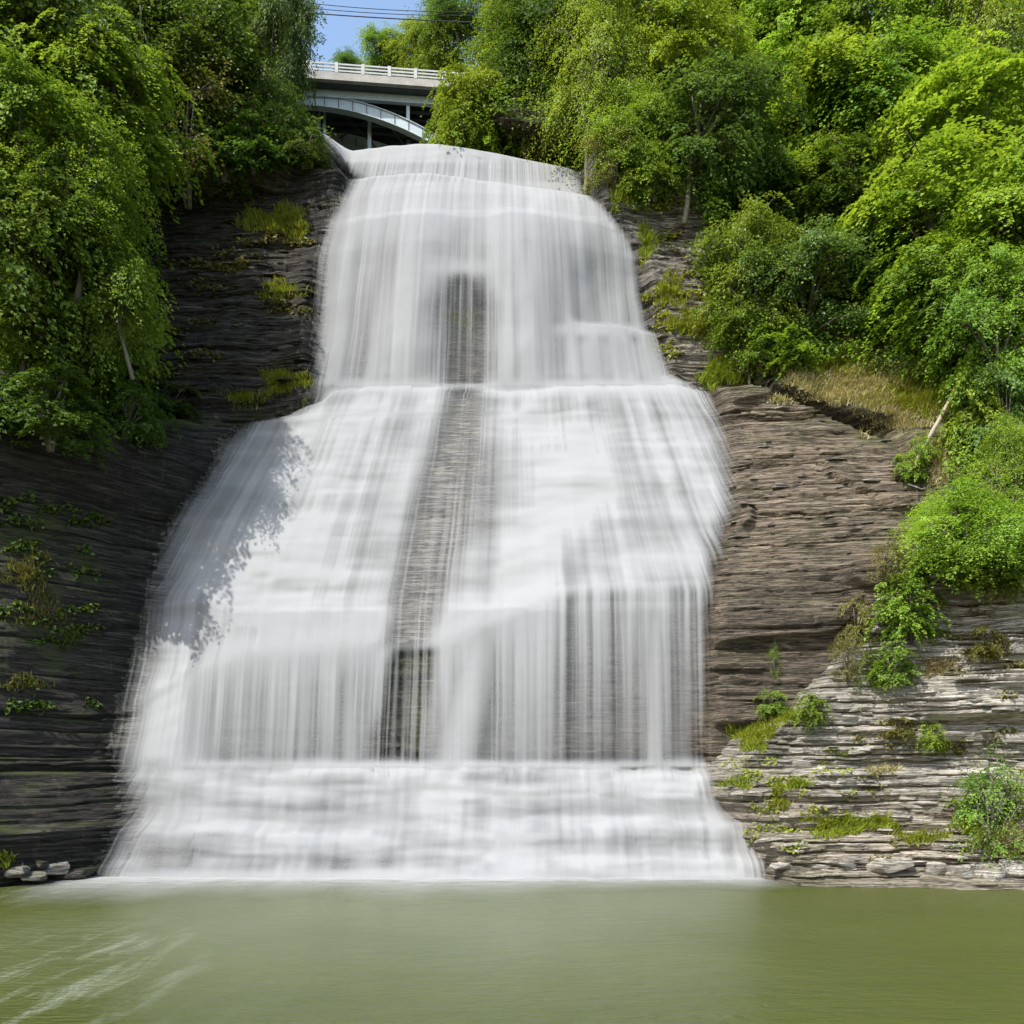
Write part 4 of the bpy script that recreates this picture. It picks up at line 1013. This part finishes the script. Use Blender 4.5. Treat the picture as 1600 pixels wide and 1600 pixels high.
wood('bare_vine', 'vine', [(216, -10), (220, 20), (219, 40), (228, 58), (231, 76)], [-9.5] * 5, 0.07, M_PALEWOOD, 'pale hanging vine in the dark upper left foliage')
wood('fallen_branch', 'branch', [(1418, 756), (1440, 764), (1462, 762)], [-.3, -.4, -.3], 0.05, M_PALEWOOD, 'short grey fallen branch at the foot of the leaning trunk')

# ------------------------------------------------------------------ slabs in the walls, loose rocks at the waterline
def slab_mesh(seed, thick):
    R = random.Random(seed); n = R.choice((6, 7, 8)); ring = []
    for i in range(n):
        a = 2 * math.pi * (i + R.uniform(-.3, .3)) / n; r = R.uniform(.72, 1.0)
        ring.append((r * math.cos(a), r * math.sin(a) * .7))
    v, f = [], []
    for z, s in ((-.5, .90), (-.36, 1.0), (.30, .98), (.5, .86)):
        for (x, y) in ring: v.append((x * s + R.uniform(-.03, .03), y * s + R.uniform(-.03, .03), z * thick + R.uniform(-.05, .05) * thick))
    for k in range(3):
        for i in range(n): f.append([k*n + i, k*n + (i+1) % n, (k+1)*n + (i+1) % n, (k+1)*n + i])
    f.append(list(range(n))[::-1]); f.append([3*n + i for i in range(n)])
    me = bpy.data.meshes.new('slab'); me.from_pydata(v, [], f); me.update(); return me
SLABS = [slab_mesh(300 + i, 0.30) for i in range(10)]
def slabs(parent, n, pick, mat, seed, w=(0.35, 1.1), lift=0.12):
    R = np.random.RandomState(seed); made = 0
    px, py = pick(R, n); P = hit(px, py, step=0.05)
    for (x, y, z) in P:
        o = link('slab', SLABS[R.randint(10)], mat, parent)
        s = R.uniform(*w) * R.uniform(.6, 1.2)
        o.location = (x, y + s * R.uniform(0.25, 0.5), z); o.scale = (s * R.uniform(.8, 1.6), s, s * R.uniform(0.25, 0.75))
        o.rotation_euler = (R.normal(0, .04), R.normal(0, .05), R.uniform(-.5, .5) + (math.pi if R.rand() < .5 else 0))
def pick_bank(R, n):
    py = R.uniform(930, 1360, n * 3); px = R.uniform(1150, 1600, n * 3)
    k = px > np.interp(py, BEDGE[::-1, 0], BEDGE[::-1, 1]) + 8
    return px[k][:n], py[k][:n]
slabs(bank, 280, pick_bank, M_BANK, 1)
def pick_left(R, n): return R.uniform(250, 475, n), R.uniform(285, 600, n)
slabs(lcliff, 160, pick_left, M_LEFT, 2, (0.3, 0.9))
def pick_slab(R, n):
    a = n // 2
    return np.concatenate([R.uniform(1010, 1120, a), R.uniform(1135, 1400, n - a)]), np.concatenate([R.uniform(260, 560, a), R.uniform(620, 900, n - a)])
slabs(cliff, 150, pick_slab, M_CLIFF, 3, (0.25, 0.7))

def rock_mesh(seed):
    import bmesh
    R = random.Random(seed); bm = bmesh.new()
    pts = [(R.gauss(0, 1), R.gauss(0, 1), R.gauss(0, 1)) for _ in range(22)]
    for p in pts:
        q = Vector(p).normalized(); q = Vector((max(-.75, min(.75, q.x)), max(-.7, min(.7, q.y)), max(-.5, min(.5, q.z)))); bm.verts.new(q)
    r = bmesh.ops.convex_hull(bm, input=bm.verts)
    bmesh.ops.delete(bm, geom=[g for g in r['geom_interior'] if isinstance(g, bmesh.types.BMVert)], context='VERTS')
    bmesh.ops.bevel(bm, geom=bm.edges[:], offset=0.05, segments=1, affect='EDGES')
    me = bpy.data.meshes.new('rock'); bm.to_mesh(me); bm.free(); return me
ROCKS = [rock_mesh(500 + i) for i in range(6)]
def rock(px, py, wpx, hpx, label, mat=M_BANK, k=0, rz=0.3):
    Y = float(hit(px, min(py, 1366))[0][1]) - 0.15 - 0.3 * (py > 1366)
    o = link('rock', ROCKS[k % 6], mat)
    s = wpx * Y / F; h = hpx * Y / F
    o.location = (float(PX(px, Y)), Y + .2, float(PZ(py, Y))); o.scale = (s * .7, s * .55, h * .9); o.rotation_euler = (0.05, -.06, rz)
    return tag(o, label, 'rock', 'loose rocks along the waterline')
for i, a in enumerate([
 (1385, 1352, 74, 22, 'widest flat rock on the right waterline'), (1320, 1350, 40, 18, 'pale block left of the widest flat rock'),
 (1468, 1358, 40, 24, 'jumbled block right of the widest flat rock'), (1500, 1364, 46, 22, 'dark block between the jumbled blocks on the right'),
 (1545, 1362, 50, 30, 'blocky rock under the grassy bush on the right'), (1585, 1360, 40, 36, 'rock cut by the right edge at the waterline'),
 (1268, 1354, 60, 14, 'low dark slab nearest the falls on the right'), (1555, 1379, 34, 8, 'pale small rock in the water at lower right'),
 (1225, 1354, 40, 12, 'low wet slab touching the last white water on the right')]):
    rock(*a, k=i, rz=0.5 * i)
for i, a in enumerate([
 (20, 1363, 44, 18, 'pale block at the left edge of the waterline'), (82, 1358, 40, 20, 'brightest pale block on the left waterline'),
 (115, 1364, 70, 18, 'dark flat slab at the waterline left of the falls'), (48, 1370, 50, 16, 'dark slab between the pale left blocks'), (60, 1350, 30, 14, 'small block behind the brightest left block')]):
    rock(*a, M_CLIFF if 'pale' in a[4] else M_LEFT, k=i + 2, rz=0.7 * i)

# ------------------------------------------------------------------ foam where the fall meets the pool
def foam_material():
    N = NT('foam'); p = N.pos(); a = N.attr('dens').outputs['Fac']
    n = N.noise(N.mapping(p, (0.6, 1.6, 1)), 1.0, 6, 0.65)
    fa = N.math('MULTIPLY', a, N.ramp(n, [(0.25, 0.55), (0.6, 1.0)]))
    d = N.n('ShaderNodeBsdfDiffuse'); d.inputs['Color'].default_value = (0.44, 0.45, 0.43, 1)
    tp = N.n('ShaderNodeBsdfTransparent'); mx = N.n('ShaderNodeMixShader')
    N.l(fa, mx.inputs[0]); N.l(tp.outputs[0], mx.inputs[1]); N.l(d.outputs[0], mx.inputs[2])
    return N.done(mx.outputs[0])
xs = np.linspace(-24.5, 14.5, 240); ts = np.linspace(0, 1, 26)
Xg, Tg = np.meshgrid(xs, ts)
wid = np.interp(xs, [-24.5, -20, -8, 0, 8, 14.5], [7.0, 11.0, 10.0, 8.0, 6.0, 4.5])[None] * (0.7 + 0.6 * fbm(Xg * .35, Xg * 0, 3, 77))
Yf = 50.7 - Tg * wid; Zf = 0.035 + 0.10 * (1 - Tg) ** 2 + 0.03 * vnoise(Xg * 2, Tg * 5, 5)
df = 0.9 * (1 - Tg) ** 1.6 * sstep(-24.5, -21.5, Xg) * (1 - sstep(12.3, 14.2, Xg)) * 0.95
fo = link('foam', mesh_np('foam', np.stack([Xg, Yf, Zf], -1).reshape(-1, 3), grid_faces(26, 240), True, None, {'dens': df}), foam_material())
tag(fo, 'white foam spreading on the pool at the foot of the falls', 'foam', kind='stuff')
